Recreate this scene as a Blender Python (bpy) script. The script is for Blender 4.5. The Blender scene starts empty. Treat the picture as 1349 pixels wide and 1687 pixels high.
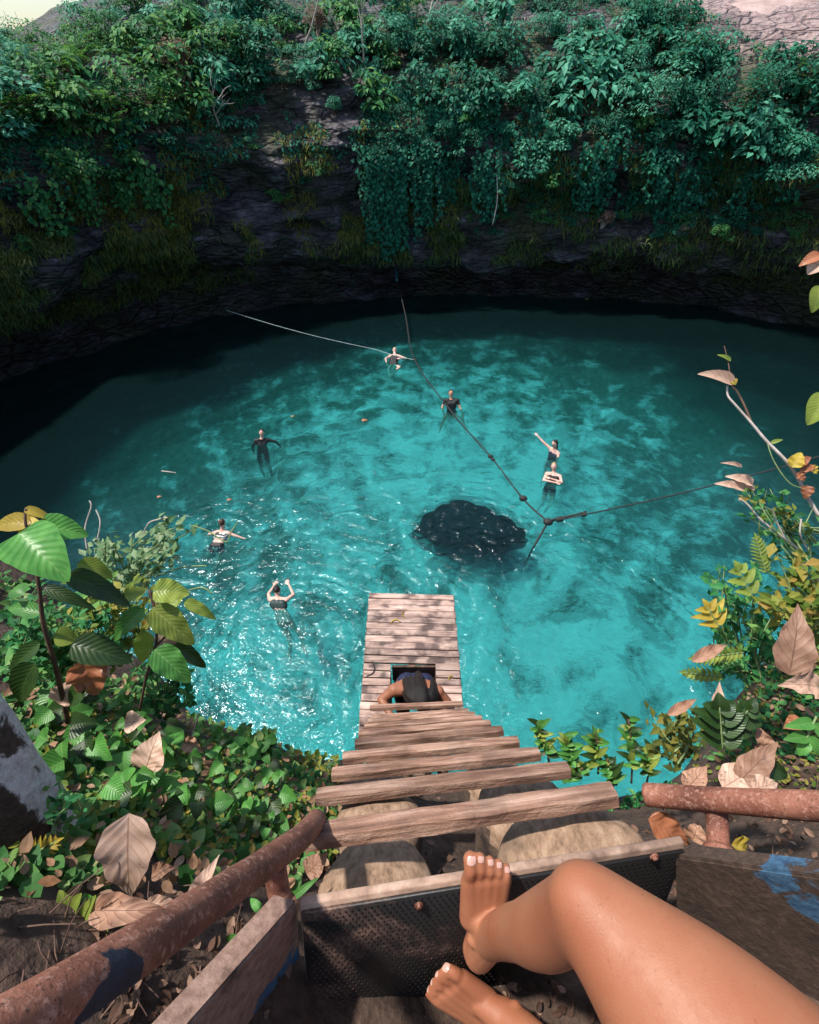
import bpy, math, random
import numpy as np
from mathutils import Vector, Matrix, noise
from mathutils.bvhtree import BVHTree
random.seed(7)
R = np.random.RandomState(11)
SC = bpy.context.scene
COL = SC.collection

# ------------------------------------------------------------------ camera
EYE = 7.7
PITCH = math.radians(43)
CP, SP = math.cos(PITCH), math.sin(PITCH)
FPX = 786.0
cam_d = bpy.data.cameras.new('camera')
cam_d.sensor_fit = 'VERTICAL'; cam_d.sensor_height = 36.0
cam_d.lens = 36.0 * FPX / 1687.0
cam_d.clip_start = 0.03; cam_d.clip_end = 2000
cam = bpy.data.objects.new('camera', cam_d); COL.objects.link(cam)
cam.location = (0, 0, EYE); cam.rotation_euler = (math.radians(90) - PITCH, 0, 0)
SC.camera = cam

# ------------------------------------------------------------------ light
SUN = Vector((-0.40, 0.10, 0.90)).normalized()
elev = math.asin(SUN.z); azim = math.atan2(SUN.x, SUN.y)
w = bpy.data.worlds.new('World'); SC.world = w; w.use_nodes = True
nt = w.node_tree; bgn = nt.nodes['Background']
sky = nt.nodes.new('ShaderNodeTexSky'); sky.sky_type = 'NISHITA'; sky.sun_disc = False
sky.sun_elevation = elev; sky.sun_rotation = azim; sky.air_density = 1.2; sky.dust_density = 1.2
nt.links.new(sky.outputs[0], bgn.inputs[0]); bgn.inputs[1].default_value = 0.13
sl = bpy.data.lights.new('sun', 'SUN'); sl.energy = 4.7; sl.angle = math.radians(2.5); sl.color = (1.0, 0.94, 0.86)
so = bpy.data.objects.new('sun', sl); COL.objects.link(so)
so.rotation_euler = SUN.to_track_quat('Z', 'Y').to_euler(); so.location = (0, 0, 40)
vs = SC.view_settings; vs.view_transform = 'Standard'; vs.look = 'None'; vs.gamma = 1; vs.exposure = 0.38
vs.use_curve_mapping = False
SC.cycles.max_bounces = 8; SC.cycles.transparent_max_bounces = 16
SC.cycles.use_denoising = True

# ------------------------------------------------------------------ helpers
def W(px, py, d):
    """world point seen at a photo pixel (1349x1687), d metres in front of the camera"""
    x = (px - 674.5) / FPX * d; v = (py - 843.5) / FPX * d
    return Vector((x, d * CP - v * SP, EYE - d * SP - v * CP))
def P(px, py, z=0.0):
    a = W(px, py, 1.0) - Vector((0, 0, EYE))
    t = (z - EYE) / a.z
    return Vector((a.x * t, a.y * t, z))
def tag(o, label=None, cat=None, group=None, kind=None):
    if label: o['label'] = label
    if cat: o['category'] = cat
    if group: o['group'] = group
    if kind: o['kind'] = kind
    return o
def empty(name, loc, label=None, cat=None, group=None):
    o = bpy.data.objects.new(name, None); COL.objects.link(o); o.location = loc; o.empty_display_size = .1
    return tag(o, label, cat, group)
def link(name, me, mat=None, parent=None, world=True):
    o = bpy.data.objects.new(name, me); COL.objects.link(o)
    if mat is not None and len(me.materials) == 0: me.materials.append(mat)
    if parent is not None:
        o.parent = parent
        if world:   # mesh is in world coordinates; parents here never rotate
            off = Vector((0, 0, 0)); p = parent
            while p is not None: off += p.location; p = p.parent
            o.location = -off
    return o
def mesh_np(name, V, F, smooth=True, uv=None):
    V = np.asarray(V, dtype=np.float32).reshape(-1, 3); F = np.asarray(F, dtype=np.int32)
    me = bpy.data.meshes.new(name); n, k = F.shape
    me.vertices.add(len(V)); me.vertices.foreach_set('co', V.ravel())
    me.loops.add(n * k); me.loops.foreach_set('vertex_index', F.ravel())
    me.polygons.add(n); me.polygons.foreach_set('loop_start', np.arange(n, dtype=np.int32) * k)
    me.polygons.foreach_set('loop_total', np.full(n, k, dtype=np.int32))
    if uv is not None:
        u = me.uv_layers.new(name='UVMap'); u.data.foreach_set('uv', np.asarray(uv, dtype=np.float32)[F.ravel()].ravel())
    me.update(); me.validate()
    me.polygons.foreach_set('use_smooth', np.full(len(me.polygons), smooth)); me.update()
    return me
def mesh_py(name, V, F, smooth=True):
    me = bpy.data.meshes.new(name); me.from_pydata([tuple(v) for v in V], [], F); me.update()
    me.polygons.foreach_set('use_smooth', [smooth] * len(me.polygons)); return me
class MB:
    """collects shapes into one mesh"""
    def __init__(s): s.V = []; s.F = []
    def add(s, V, F):
        b = len(s.V); s.V += [Vector(v) for v in V]; s.F += [tuple(i + b for i in f) for f in F]
    def box(s, c, ax, ay, az, bev=0.0):
        """box with centre c and half-axis vectors; bevelled by chamfering if bev>0"""
        c = Vector(c); ax = Vector(ax); ay = Vector(ay); az = Vector(az)
        if bev <= 0:
            V = [c + ax * i + ay * j + az * k for i in (-1, 1) for j in (-1, 1) for k in (-1, 1)]
            F = [(0, 1, 3, 2), (4, 6, 7, 5), (0, 4, 5, 1), (2, 3, 7, 6), (0, 2, 6, 4), (1, 5, 7, 3)]
            s.add(V, F); return
        ly, lz = ay.length, az.length; by, bz = 1 - bev / ly, 1 - bev / lz
        ring = [(1, bz), (by, 1), (-by, 1), (-1, bz), (-1, -bz), (-by, -1), (by, -1), (1, -bz)]
        V = []; lx = ax.length; bx = 1 - bev / lx
        for (t, sc_) in ((-1, 0), (-bx, 1), (bx, 1), (1, 0)):
            for (a, b) in ring:
                if sc_ == 0: a2 = a * by; b2 = b * bz
                else: a2, b2 = a, b
                V.append(c + ax * t + ay * a2 + az * b2)
        F = []
        for q in range(3):
            for i in range(8):
                j = (i + 1) % 8; F.append((q * 8 + i, q * 8 + j, (q + 1) * 8 + j, (q + 1) * 8 + i))
        F.append(tuple(range(7, -1, -1))); F.append(tuple(range(24, 32)))
        s.add(V, F)
    def tube(s, pts, rad, n=10, caps=True, wob=0.0, squash=None):
        pts = [Vector(p) for p in pts]
        if not hasattr(rad, '__len__'): rad = [rad] * len(pts)
        t0 = (pts[1] - pts[0]).normalized()
        u = t0.orthogonal().normalized(); V = []; F = []
        for i, p in enumerate(pts):
            if i == 0: t = pts[1] - pts[0]
            elif i == len(pts) - 1: t = pts[-1] - pts[-2]
            else: t = pts[i + 1] - pts[i - 1]
            t.normalize(); u = (u - t * u.dot(t)).normalized(); v = t.cross(u)
            for k in range(n):
                a = 2 * math.pi * k / n; r = rad[i] * (1 + wob * noise.noise(p * 9 + Vector((math.cos(a), math.sin(a), 0)) * 1.7))
                V.append(p + (u * math.cos(a) + v * math.sin(a)) * r)
        for i in range(len(pts) - 1):
            for k in range(n):
                j = (k + 1) % n; F.append((i * n + k, i * n + j, (i + 1) * n + j, (i + 1) * n + k))
        if caps: F.append(tuple(range(n - 1, -1, -1))); F.append(tuple((len(pts) - 1) * n + k for k in range(n)))
        s.add(V, F)
    def ball(s, c, r, nu=12, nv=8, M=None):
        c = Vector(c); r = Vector(r) if hasattr(r, '__len__') else Vector((r, r, r)); V = []; F = []
        for i in range(nv + 1):
            th = math.pi * i / nv
            for k in range(nu):
                a = 2 * math.pi * k / nu
                q = Vector((r.x * math.sin(th) * math.cos(a), r.y * math.sin(th) * math.sin(a), r.z * math.cos(th)))
                V.append(c + (M @ q if M is not None else q))
        for i in range(nv):
            for k in range(nu):
                j = (k + 1) % nu; F.append((i * nu + k, (i + 1) * nu + k, (i + 1) * nu + j, i * nu + j))
        s.add(V, F)
    def cone(s, a, b, ra, rb, n=14):
        """tapered capsule"""
        a = Vector(a); b = Vector(b)
        if (b - a).length > 1e-5: s.tube([a, b], [ra, rb], n)
        s.ball(a, ra, n, 8); s.ball(b, rb, n, 8)
    def mesh(s, name, smooth=True): return mesh_py(name, s.V, s.F, smooth)
    def build(s, name, mat, parent=None, smooth=True): return link(name, s.mesh(name, smooth), mat, parent)
def spline(pts, n):
    """Catmull-Rom through pts, n samples per span"""
    pts = [Vector(p) for p in pts]; out = []
    for i in range(len(pts) - 1):
        p0 = pts[max(i - 1, 0)]; p1 = pts[i]; p2 = pts[i + 1]; p3 = pts[min(i + 2, len(pts) - 1)]
        for k in range(n):
            t = k / n
            out.append(0.5 * ((2 * p1) + (p2 - p0) * t + (2 * p0 - 5 * p1 + 4 * p2 - p3) * t * t + (-p0 + 3 * p1 - 3 * p2 + p3) * t ** 3))
    out.append(pts[-1]); return out
def remeshed(mb, name, voxel, smooth=2):
    me = mb.mesh('tmp'); o = bpy.data.objects.new('tmp', me); COL.objects.link(o)
    m = o.modifiers.new('r', 'REMESH'); m.mode = 'VOXEL'; m.voxel_size = voxel; m.use_smooth_shade = True
    if smooth:
        s = o.modifiers.new('s', 'SMOOTH'); s.factor = 0.5; s.iterations = smooth
    dg = bpy.context.evaluated_depsgraph_get(); dg.update()
    out = bpy.data.meshes.new_from_object(o.evaluated_get(dg)); out.name = name
    bpy.data.objects.remove(o); bpy.data.meshes.remove(me)
    out.polygons.foreach_set('use_smooth', [True] * len(out.polygons))
    return out

# ------------------------------------------------------------------ materials
class N:
    def __init__(s, name):
        s.m = bpy.data.materials.new(name); s.m.use_nodes = True; s.t = s.m.node_tree
        s.b = s.t.nodes['Principled BSDF']; s.out = s.t.nodes['Material Output']
    def n(s, typ, **kw):
        x = s.t.nodes.new(typ)
        for k, v in kw.items():
            if k.startswith('i_'):
                key = k[2:]; key = int(key) if key.isdigit() else key.replace('_', ' ')
                if hasattr(v, 'is_output'): s.t.links.new(v, x.inputs[key])
                else: x.inputs[key].default_value = v
            else: setattr(x, k, v)
        return x
    def l(s, a, b): s.t.links.new(a, b)
    def math(s, op, a, b=0.0, c=None):
        x = s.n('ShaderNodeMath', operation=op)
        for i, v in enumerate((a, b) if c is None else (a, b, c)):
            if hasattr(v, 'is_output'): s.l(v, x.inputs[i])
            else: x.inputs[i].default_value = v
        return x.outputs[0]
    def coord(s, kind='Object', scale=(1, 1, 1)):
        c = s.n('ShaderNodeTexCoord'); m = s.n('ShaderNodeMapping'); m.inputs['Scale'].default_value = scale
        s.l(c.outputs[kind], m.inputs[0]); return m.outputs[0]
    def pos(s, scale=(1, 1, 1)):
        c = s.n('ShaderNodeNewGeometry'); m = s.n('ShaderNodeMapping'); m.inputs['Scale'].default_value = scale
        s.l(c.outputs['Position'], m.inputs[0]); return m.outputs[0]
    def noise(s, vec, scale, detail=5, rough=.55, dist=0.0):
        x = s.n('ShaderNodeTexNoise'); s.l(vec, x.inputs['Vector']); x.inputs['Scale'].default_value = scale
        x.inputs['Detail'].default_value = detail; x.inputs['Roughness'].default_value = rough; x.inputs['Distortion'].default_value = dist
        return x.outputs['Fac']
    def ramp(s, fac, stops, interp='LINEAR'):
        x = s.n('ShaderNodeValToRGB'); e = x.color_ramp.elements; x.color_ramp.interpolation = interp
        while len(e) < len(stops): e.new(0.5)
        for i, (p, c) in enumerate(stops):
            e[i].position = p; e[i].color = (c[0], c[1], c[2], 1) if hasattr(c, '__len__') else (c, c, c, 1)
        s.l(fac, x.inputs[0]); return x.outputs[0]
    def mix(s, fac, a, b, blend='MIX'):
        x = s.n('ShaderNodeMix', data_type='RGBA', blend_type=blend)
        for v, i in ((fac, 0), (a, 6), (b, 7)):
            if hasattr(v, 'is_output'): s.l(v, x.inputs[i])
            elif hasattr(v, '__len__'): x.inputs[i].default_value = (v[0], v[1], v[2], 1)
            else: x.inputs[i].default_value = v
        return x.outputs[2]
    def bump(s, h, strength=.5, dist=.01):
        x = s.n('ShaderNodeBump'); x.inputs['Strength'].default_value = strength; x.inputs['Distance'].default_value = dist
        s.l(h, x.inputs['Height']); s.l(x.outputs[0], s.b.inputs['Normal']); return x.outputs[0]
    def set(s, col=None, rough=None, **kw):
        if col is not None:
            if hasattr(col, 'is_output'): s.l(col, s.b.inputs['Base Color'])
            else: s.b.inputs['Base Color'].default_value = (*col, 1)
        if rough is not None:
            if hasattr(rough, 'is_output'): s.l(rough, s.b.inputs['Roughness'])
            else: s.b.inputs['Roughness'].default_value = rough
        for k, v in kw.items(): s.b.inputs[k.replace('_', ' ')].default_value = v
        return s.m
def simple(name, stops, scale=8, rough=.7, bump=.4, dist=.01, stretch=(1, 1, 1), detail=6, coords='Object'):
    m = N(name); v = m.coord(coords, stretch); f = m.noise(v, scale, detail, .6)
    c = m.ramp(f, stops); m.bump(f, bump, dist); return m.set(c, rough)
def foliage(name, cols, trans=.35, rough=.58, veins=False):
    """per-leaf colour by island plus a patchy variation; leaves let some light through"""
    m = N(name); g = m.n('ShaderNodeNewGeometry'); rnd = g.outputs['Random Per Island']
    k = len(cols); c = m.ramp(rnd, [(i / (k - 1), q) for i, q in enumerate(cols)])
    v = m.noise(m.coord('Object'), 2.2, 3); c = m.mix(m.ramp(v, [(.35, .0), (.65, .55)]), c, m.mix(.6, c, cols[0]), 'MIX')
    m.set(c, rough); m.b.inputs['Specular IOR Level'].default_value = .22
    t = m.n('ShaderNodeBsdfTranslucent'); m.l(m.mix(.25, c, (.25, .35, .02)), t.inputs[0])
    x = m.n('ShaderNodeMixShader'); x.inputs[0].default_value = trans
    m.l(m.b.outputs[0], x.inputs[1]); m.l(t.outputs[0], x.inputs[2]); m.l(x.outputs[0], m.out.inputs[0]); return m.m
def bigleaf(name, dark, light, vein, trans=.3, nv=9, rough=.38, spots=None, vm=.38):
    """a single large leaf: midrib and side veins laid out on the leaf's own UV"""
    m = N(name); c = m.n('ShaderNodeTexCoord'); sp = m.n('ShaderNodeSeparateXYZ'); m.l(c.outputs['UV'], sp.inputs[0])
    u = m.math('ABSOLUTE', m.math('SUBTRACT', sp.outputs[0], .5)); v = sp.outputs[1]
    s = m.math('SINE', m.math('MULTIPLY', m.math('SUBTRACT', v, m.math('MULTIPLY', u, .55)), nv * 6.283))
    side = m.ramp(s, [(.80, 0), (.99, 1)]); mid = m.ramp(u, [(.008, 1), (.026, 0)])
    vv = m.math('MAXIMUM', m.math('MULTIPLY', side, .55), mid)
    f = m.noise(m.coord('Object'), 26, 5); oi = m.n('ShaderNodeObjectInfo')
    base = m.mix(m.ramp(f, [(.3, 0), (.7, 1)]), dark, light)
    hsv = m.n('ShaderNodeHueSaturation'); m.l(base, hsv.inputs['Color'])
    m.l(m.math('ADD', .75, m.math('MULTIPLY', oi.outputs['Random'], .5)), hsv.inputs['Value'])
    col = m.mix(m.math('MULTIPLY', vv, vm), hsv.outputs[0], vein)
    if spots is not None:
        sp2 = m.noise(m.coord('Object'), 60, 3); col = m.mix(m.ramp(sp2, [(.62, 0), (.68, .8)]), col, spots)
    m.set(col, rough); m.b.inputs['Specular IOR Level'].default_value = .4
    nb = m.bump(m.math('ADD', m.math('MULTIPLY', s, .28), m.math('MULTIPLY', f, .8)), .35, .003)
    t = m.n('ShaderNodeBsdfTranslucent'); m.l(m.mix(.3, col, (.3, .38, .03) if light[1] > light[0] else (.4, .2, .08)), t.inputs[0])
    x = m.n('ShaderNodeMixShader'); x.inputs[0].default_value = trans
    m.l(m.b.outputs[0], x.inputs[1]); m.l(t.outputs[0], x.inputs[2]); m.l(x.outputs[0], m.out.inputs[0]); return m.m

M = {}
# rock: dark basalt with purplish and mossy patches
m = N('cliff_rock'); v = m.pos((1, 1, 2.2)); a = m.noise(v, 1.1, 9, .62); b = m.noise(m.pos(), .35, 3); c = m.noise(m.pos(), 6, 6)
rc = m.ramp(a, [(.30, (.004, .004, .005)), (.46, (.042, .036, .040)), (.60, (.12, .10, .115)), (.74, (.34, .31, .37))])
rc = m.mix(m.ramp(b, [(.45, 0), (.62, .75)]), rc, m.ramp(c, [(.35, (.025, .032, .012)), (.65, (.10, .115, .03))]))
bx_ = m.n('ShaderNodeNewGeometry'); sx_ = m.n('ShaderNodeSeparateXYZ'); m.l(bx_.outputs['Position'], sx_.inputs[0])
bm0 = m.math('ADD', m.math('ADD', m.math('MULTIPLY', sx_.outputs[0], .06), m.math('MULTIPLY', sx_.outputs[2], .14)), m.math('MULTIPLY', b, .5))
rc = m.mix(m.ramp(m.math('MULTIPLY', bm0, .4), [(.845, 0), (.90, 1)]), rc, m.ramp(c, [(.3, (.27, .17, .15)), (.7, (.48, .36, .34))]))
nb = m.n('ShaderNodeNewGeometry'); zz = m.n('ShaderNodeSeparateXYZ'); m.l(nb.outputs['Position'], zz.inputs[0])
wet = m.ramp(m.math('MULTIPLY', zz.outputs[2], .1), [(.02, .45), (.10, 1.0)])
rc = m.mix(1.0, rc, wet, 'MULTIPLY'); vo = m.n('ShaderNodeTexVoronoi', feature='DISTANCE_TO_EDGE'); m.l(m.pos((.8, .8, 2.4)), vo.inputs['Vector']); vo.inputs['Scale'].default_value = 1.5; vo2 = m.n('ShaderNodeTexVoronoi', feature='F1'); m.l(m.pos((1, 1, 2.6)), vo2.inputs['Vector']); vo2.inputs['Scale'].default_value = 3.2
hgt = m.math('ADD', m.math('ADD', a, m.math('MULTIPLY', c, .45)), m.math('ADD', m.math('MULTIPLY', m.ramp(vo.outputs['Distance'], [(0, 0), (.10, 1)]), .35), m.math('MULTIPLY', vo2.outputs['Distance'], .5))); m.bump(hgt, 1.0, .40); M['rock'] = m.set(rc, .62)
m = N('forest_floor'); a = m.noise(m.pos(), .9, 7); M['floor'] = m.set(m.ramp(a, [(.35, (.012, .016, .008)), (.6, (.04, .045, .02)), (.75, (.07, .05, .035))]), .9); m.bump(a, .8, .2)
M['bare'] = simple('bare_earth', [(.3, (.26, .17, .14)), (.55, (.44, .32, .29)), (.75, (.56, .47, .44))], 1.2, .95, .6, .1)
m = N('leaf_litter_soil'); a = m.noise(m.pos(), 7, 9, .65); b = m.noise(m.pos(), 45, 5)
M['soil'] = m.set(m.mix(m.ramp(b, [(.4, 0), (.7, .6)]), m.ramp(a, [(.32, (.018, .011, .008)), (.5, (.055, .032, .022)), (.7, (.13, .08, .058))]), (.11, .07, .05)), .93)
m.bump(m.math('ADD', a, m.math('MULTIPLY', b, .4)), 1.0, .03)
def near_mask(m, c, r):
    """1 inside a sphere of radius r round c, 0 outside: a patch of old paint left on the steel"""
    g = m.n('ShaderNodeNewGeometry'); d = m.n('ShaderNodeVectorMath', operation='DISTANCE'); m.l(g.outputs['Position'], d.inputs[0]); d.inputs[1].default_value = tuple(c)
    return m.ramp(m.math('DIVIDE', d.outputs['Value'], r), [(.55, 1), (1.0, 0)])
def rusty(name, paint=None, thr=.6, off=0.0):
    m = N(name); p = m.pos(); a = m.noise(p, 9 , 6); f = m.noise(p, 95, 6, .7); g2 = m.noise(m.pos((1, 1, 1)), 260, 3)
    c = m.ramp(a, [(.3, (.085, .028, .018)), (.5, (.21, .075, .045)), (.7, (.33, .135, .085))])
    c = m.mix(m.ramp(f, [(.52, 0), (.66, .75)]), c, (.50, .27, .20)); c = m.mix(m.ramp(g2, [(.30, .8), (.42, 0)]), c, (.03, .015, .012))
    if paint:
        q = m.noise(m.pos(), 7.0 + off, 7, .6, .4); msk = m.ramp(m.math('ADD', q, m.math('MULTIPLY', m.math('SUBTRACT', near_mask(m, W(160, 1668, .43), .070), 1.0), .35)), [(.44, 0), (.46, 1)]); c = m.mix(msk, c, m.mix(m.ramp(f, [(.45, 0), (.6, 1)]), paint, tuple(x * 1.7 for x in paint)))
    m.bump(m.math('ADD', f, m.math('MULTIPLY', a, .6)), .7, .003); return m.set(c, m.ramp(f, [(.3, .5), (.7, .85)]))
M['rust'] = rusty('rusty_steel'); M['rust_blue'] = rusty('rusty_steel_with_blue_paint', (.012, .018, .032), .58)
m = N('peeling_stringer_paint'); p = m.pos(); a = m.noise(p, 6, 7, .6, .5); f = m.noise(p, 60, 6, .7)
c = m.ramp(f, [(.3, (.16, .09, .065)), (.6, (.34, .22, .17)), (.8, (.45, .33, .27))]); c = m.mix(m.ramp(a, [(.35, .9), (.42, 0)]), c, (.07, .04, .03))
pm = m.math('MAXIMUM', near_mask(m, W(440, 1610, .90), .12), near_mask(m, W(1290, 1452, .78), .17)); c = m.mix(m.ramp(m.math('ADD', m.noise(m.pos((1, 1, 1)), 11, 6, .6, .6), m.math('MULTIPLY', m.math('SUBTRACT', pm, 1.0), .4)), [(.475, 0), (.49, 1)]), c, m.ramp(f, [(.35, (.02, .075, .16)), (.65, (.05, .15, .28))])); m.bump(m.math('ADD', f, a), .7, .004); M['stringer'] = m.set(c, .7)
m = N('dark_rusty_plate_paint'); p = m.pos(); a = m.noise(p, 7, 7, .6, .5); f = m.noise(p, 70, 6, .7)
c = m.ramp(m.math('ADD', m.math('MULTIPLY', f, .6), m.math('MULTIPLY', a, .4)), [(.35, (.022, .013, .009)), (.55, (.065, .040, .028)), (.75, (.16, .10, .075))])
pm = near_mask(m, W(1340, 1462, .76), .11); c = m.mix(m.ramp(m.math('ADD', m.noise(m.pos(), 15, 7, .65, .8), m.math('MULTIPLY', m.math('SUBTRACT', pm, 1.0), .4)), [(.44, 0), (.47, .9)]), c, m.ramp(f, [(.35, (.02, .065, .13)), (.65, (.06, .16, .27))])); m.bump(m.math('ADD', f, a), .9, .005); M['plate_dark'] = m.set(c, .75)
def wood(name, stops, sc=(1.2, 14, 14), s=3.0, stain=.45):
    m = N(name); oi = m.n('ShaderNodeObjectInfo'); tc = m.n('ShaderNodeTexCoord'); mp = m.n('ShaderNodeMapping'); mp.inputs['Scale'].default_value = sc
    ad = m.n('ShaderNodeVectorMath', operation='ADD'); m.l(tc.outputs['Object'], ad.inputs[0])
    cb = m.n('ShaderNodeCombineXYZ'); m.l(m.math('MULTIPLY', oi.outputs['Random'], 37.0), cb.inputs[0]); m.l(m.math('MULTIPLY', oi.outputs['Random'], 11.0), cb.inputs[1])
    m.l(cb.outputs[0], ad.inputs[1]); m.l(ad.outputs[0], mp.inputs[0]); v = mp.outputs[0]
    a = m.noise(v, s, 8, .62, .3); b = m.noise(ad.outputs[0], 5, 5); g = m.noise(ad.outputs[0], 120, 3)
    c = m.ramp(a, stops); c = m.mix(m.ramp(b, [(.47, 0), (.62, stain)]), c, tuple(x * .38 for x in stops[0][1]), 'MIX')
    hsv = m.n('ShaderNodeHueSaturation'); m.l(c, hsv.inputs['Color']); m.l(m.math('ADD', .72, m.math('MULTIPLY', oi.outputs['Random'], .5)), hsv.inputs['Value'])
    m.bump(m.math('ADD', a, m.math('MULTIPLY', g, .3)), 1.0, .009); return m.set(hsv.outputs[0], .78)
M['rung'] = wood('weathered_rung_wood', [(.30, (.09, .042, .028)), (.48, (.25, .135, .09)), (.70, (.50, .33, .25))])
M['plank'] = wood('deck_plank_wood', [(.32, (.14, .085, .08)), (.48, (.40, .27, .22)), (.70, (.62, .47, .40))], (1.5, 12, 12), 2.6, .85)
m = N('coconut_log_wood'); tc = m.coord('Object'); a = m.noise(tc, 5, 7); b = m.noise(m.coord('Object', (28, 10, 28)), 1.6, 7, .7)
cc = m.ramp(b, [(.32, (.13, .08, .05)), (.5, (.29, .185, .12)), (.7, (.42, .29, .20))]); cc = m.mix(m.ramp(a, [(.5, 0), (.68, .7)]), cc, (.07, .045, .03))
m.bump(b, .7, .006); M['log'] = m.set(cc, .85)
M['bark'] = simple('log_bark', [(.3, (.03, .02, .014)), (.55, (.11, .07, .05)), (.75, (.2, .14, .10))], 14, .9, 1.0, .02)
m = N('tread_rubber'); a = m.noise(m.pos(), 9, 7, .65, .3); b = m.noise(m.pos(), 130, 4)
xx = m.n('ShaderNodeSeparateXYZ'); gg = m.n('ShaderNodeNewGeometry'); m.l(gg.outputs['Position'], xx.inputs[0])
dl = m.math('ADD', a, m.math('MULTIPLY', m.math('ADD', xx.outputs[0], .02), -.62))
cc = m.mix(m.ramp(dl, [(.50, 0), (.74, .85)]), (.012, .011, .011), m.ramp(b, [(.35, (.05, .028, .02)), (.62, (.22, .13, .10))])); m.bump(b, .4, .002); M['rubber'] = m.set(cc, .5)
M['edge_wood'] = simple('board_edge_wood', [(.3, (.14, .085, .06)), (.5, (.34, .22, .16)), (.7, (.50, .36, .28))], 22, .8, .5, .003)
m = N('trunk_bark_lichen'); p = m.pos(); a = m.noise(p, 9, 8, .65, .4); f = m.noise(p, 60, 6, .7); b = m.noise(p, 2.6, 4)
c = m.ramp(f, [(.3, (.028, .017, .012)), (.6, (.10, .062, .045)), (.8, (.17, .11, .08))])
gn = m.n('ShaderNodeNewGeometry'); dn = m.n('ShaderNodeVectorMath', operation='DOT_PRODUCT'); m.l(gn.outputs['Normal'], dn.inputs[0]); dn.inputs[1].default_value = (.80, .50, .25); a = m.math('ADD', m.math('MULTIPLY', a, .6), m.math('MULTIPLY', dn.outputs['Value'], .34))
c = m.mix(m.ramp(a, [(.545, 0), (.57, 1)]), c, m.ramp(f, [(.35, (.50, .44, .42)), (.6, (.80, .75, .73))])); m.bump(m.math('ADD', f, m.math('MULTIPLY', a, .7)), .9, .02); M['lichen_lit_side'] = m.set(c, .9)  # white side: flaking bark, plus the lit upper side put into the colour
# skin
def skin(name, base, red=.5):
    m = N(name); a = m.noise(m.coord('Object'), 7, 4); b = m.noise(m.coord('Object'), 520, 3); c = m.noise(m.coord('Object'), 38, 6, .7); fr_ = m.noise(m.coord('Object'), 190, 2)
    dk = (base[0] * .86, base[1] * .74, base[2] * .70)
    col = m.mix(m.ramp(a, [(.35, 0), (.65, 1)]), dk, base); col = m.mix(m.ramp(c, [(.48, 0), (.75, .40)]), col, (base[0] * .80, base[1] * .58, base[2] * .52)); col = m.mix(m.ramp(fr_, [(.66, 0), (.72, .35)]), col, (base[0] * .55, base[1] * .42, base[2] * .36))
    m.bump(m.math('ADD', b, m.math('MULTIPLY', c, .9)), .30, .0016); m.set(col, m.ramp(c, [(.3, .42), (.7, .62)])); m.b.inputs['Specular IOR Level'].default_value = .38
    m.b.inputs['Subsurface Weight'].default_value = .22; m.b.inputs['Subsurface Radius'].default_value = (.012, .005, .003); m.b.inputs['Subsurface Scale'].default_value = 1.0
    return m.m
M['tan'] = skin('tanned_skin', (.37, .155, .082)); M['fair'] = skin('fair_skin', (.74, .50, .42)); M['mid'] = skin('light_brown_skin', (.60, .36, .26)); M['brown'] = skin('brown_skin', (.32, .14, .08))
M['nail'] = N('toenail').set((.56, .33, .27), .25)
def cloth(name, c): return simple(name, [(.3, tuple(x * .8 for x in c)), (.7, tuple(x * 1.2 for x in c))], 60, .6, .2, .002)
M['black_cloth'] = cloth('black_swim_cloth', (.008, .008, .010)); M['navy_cloth'] = cloth('navy_swim_cloth', (.010, .016, .05)); M['pattern_cloth'] = cloth('dark_green_swim_cloth', (.02, .045, .045))
m = N('striped_swim_cloth'); x = m.n('ShaderNodeTexWave', bands_direction='Z'); m.l(m.coord(), x.inputs['Vector']); x.inputs['Scale'].default_value = 9
M['stripe_cloth'] = m.set(m.ramp(x.outputs['Fac'], [(.45, (.015, .015, .02)), (.55, (.7, .7, .7))]), .6)
M['dark_hair'] = simple('dark_hair', [(.3, (.003, .002, .002)), (.7, (.014, .008, .006))], 30, .55, .8, .01, (6, 6, 1)); M['brown_hair'] = simple('brown_hair', [(.3, (.03, .012, .006)), (.7, (.09, .04, .02))], 30, .4, .8, .01, (6, 6, 1))
M['blond_hair'] = simple('blond_hair', [(.3, (.25, .15, .06)), (.7, (.5, .36, .18))], 30, .4, .8, .01, (6, 6, 1))
M['face_dark'] = N('eye_and_lip').set((.10, .03, .025), .4)
M['rope_dark'] = simple('dark_wet_rope', [(.4, (.006, .006, .007)), (.6, (.03, .028, .026))], 40, .7, .8, .01); M['rope_pale'] = simple('pale_rope', [(.4, (.20, .28, .28)), (.6, (.42, .52, .50))], 40, .7, .8, .01); M['rope_blue'] = simple('blue_rope', [(.4, (.03, .16, .28)), (.6, (.08, .30, .42))], 40, .6, .5, .01)
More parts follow.
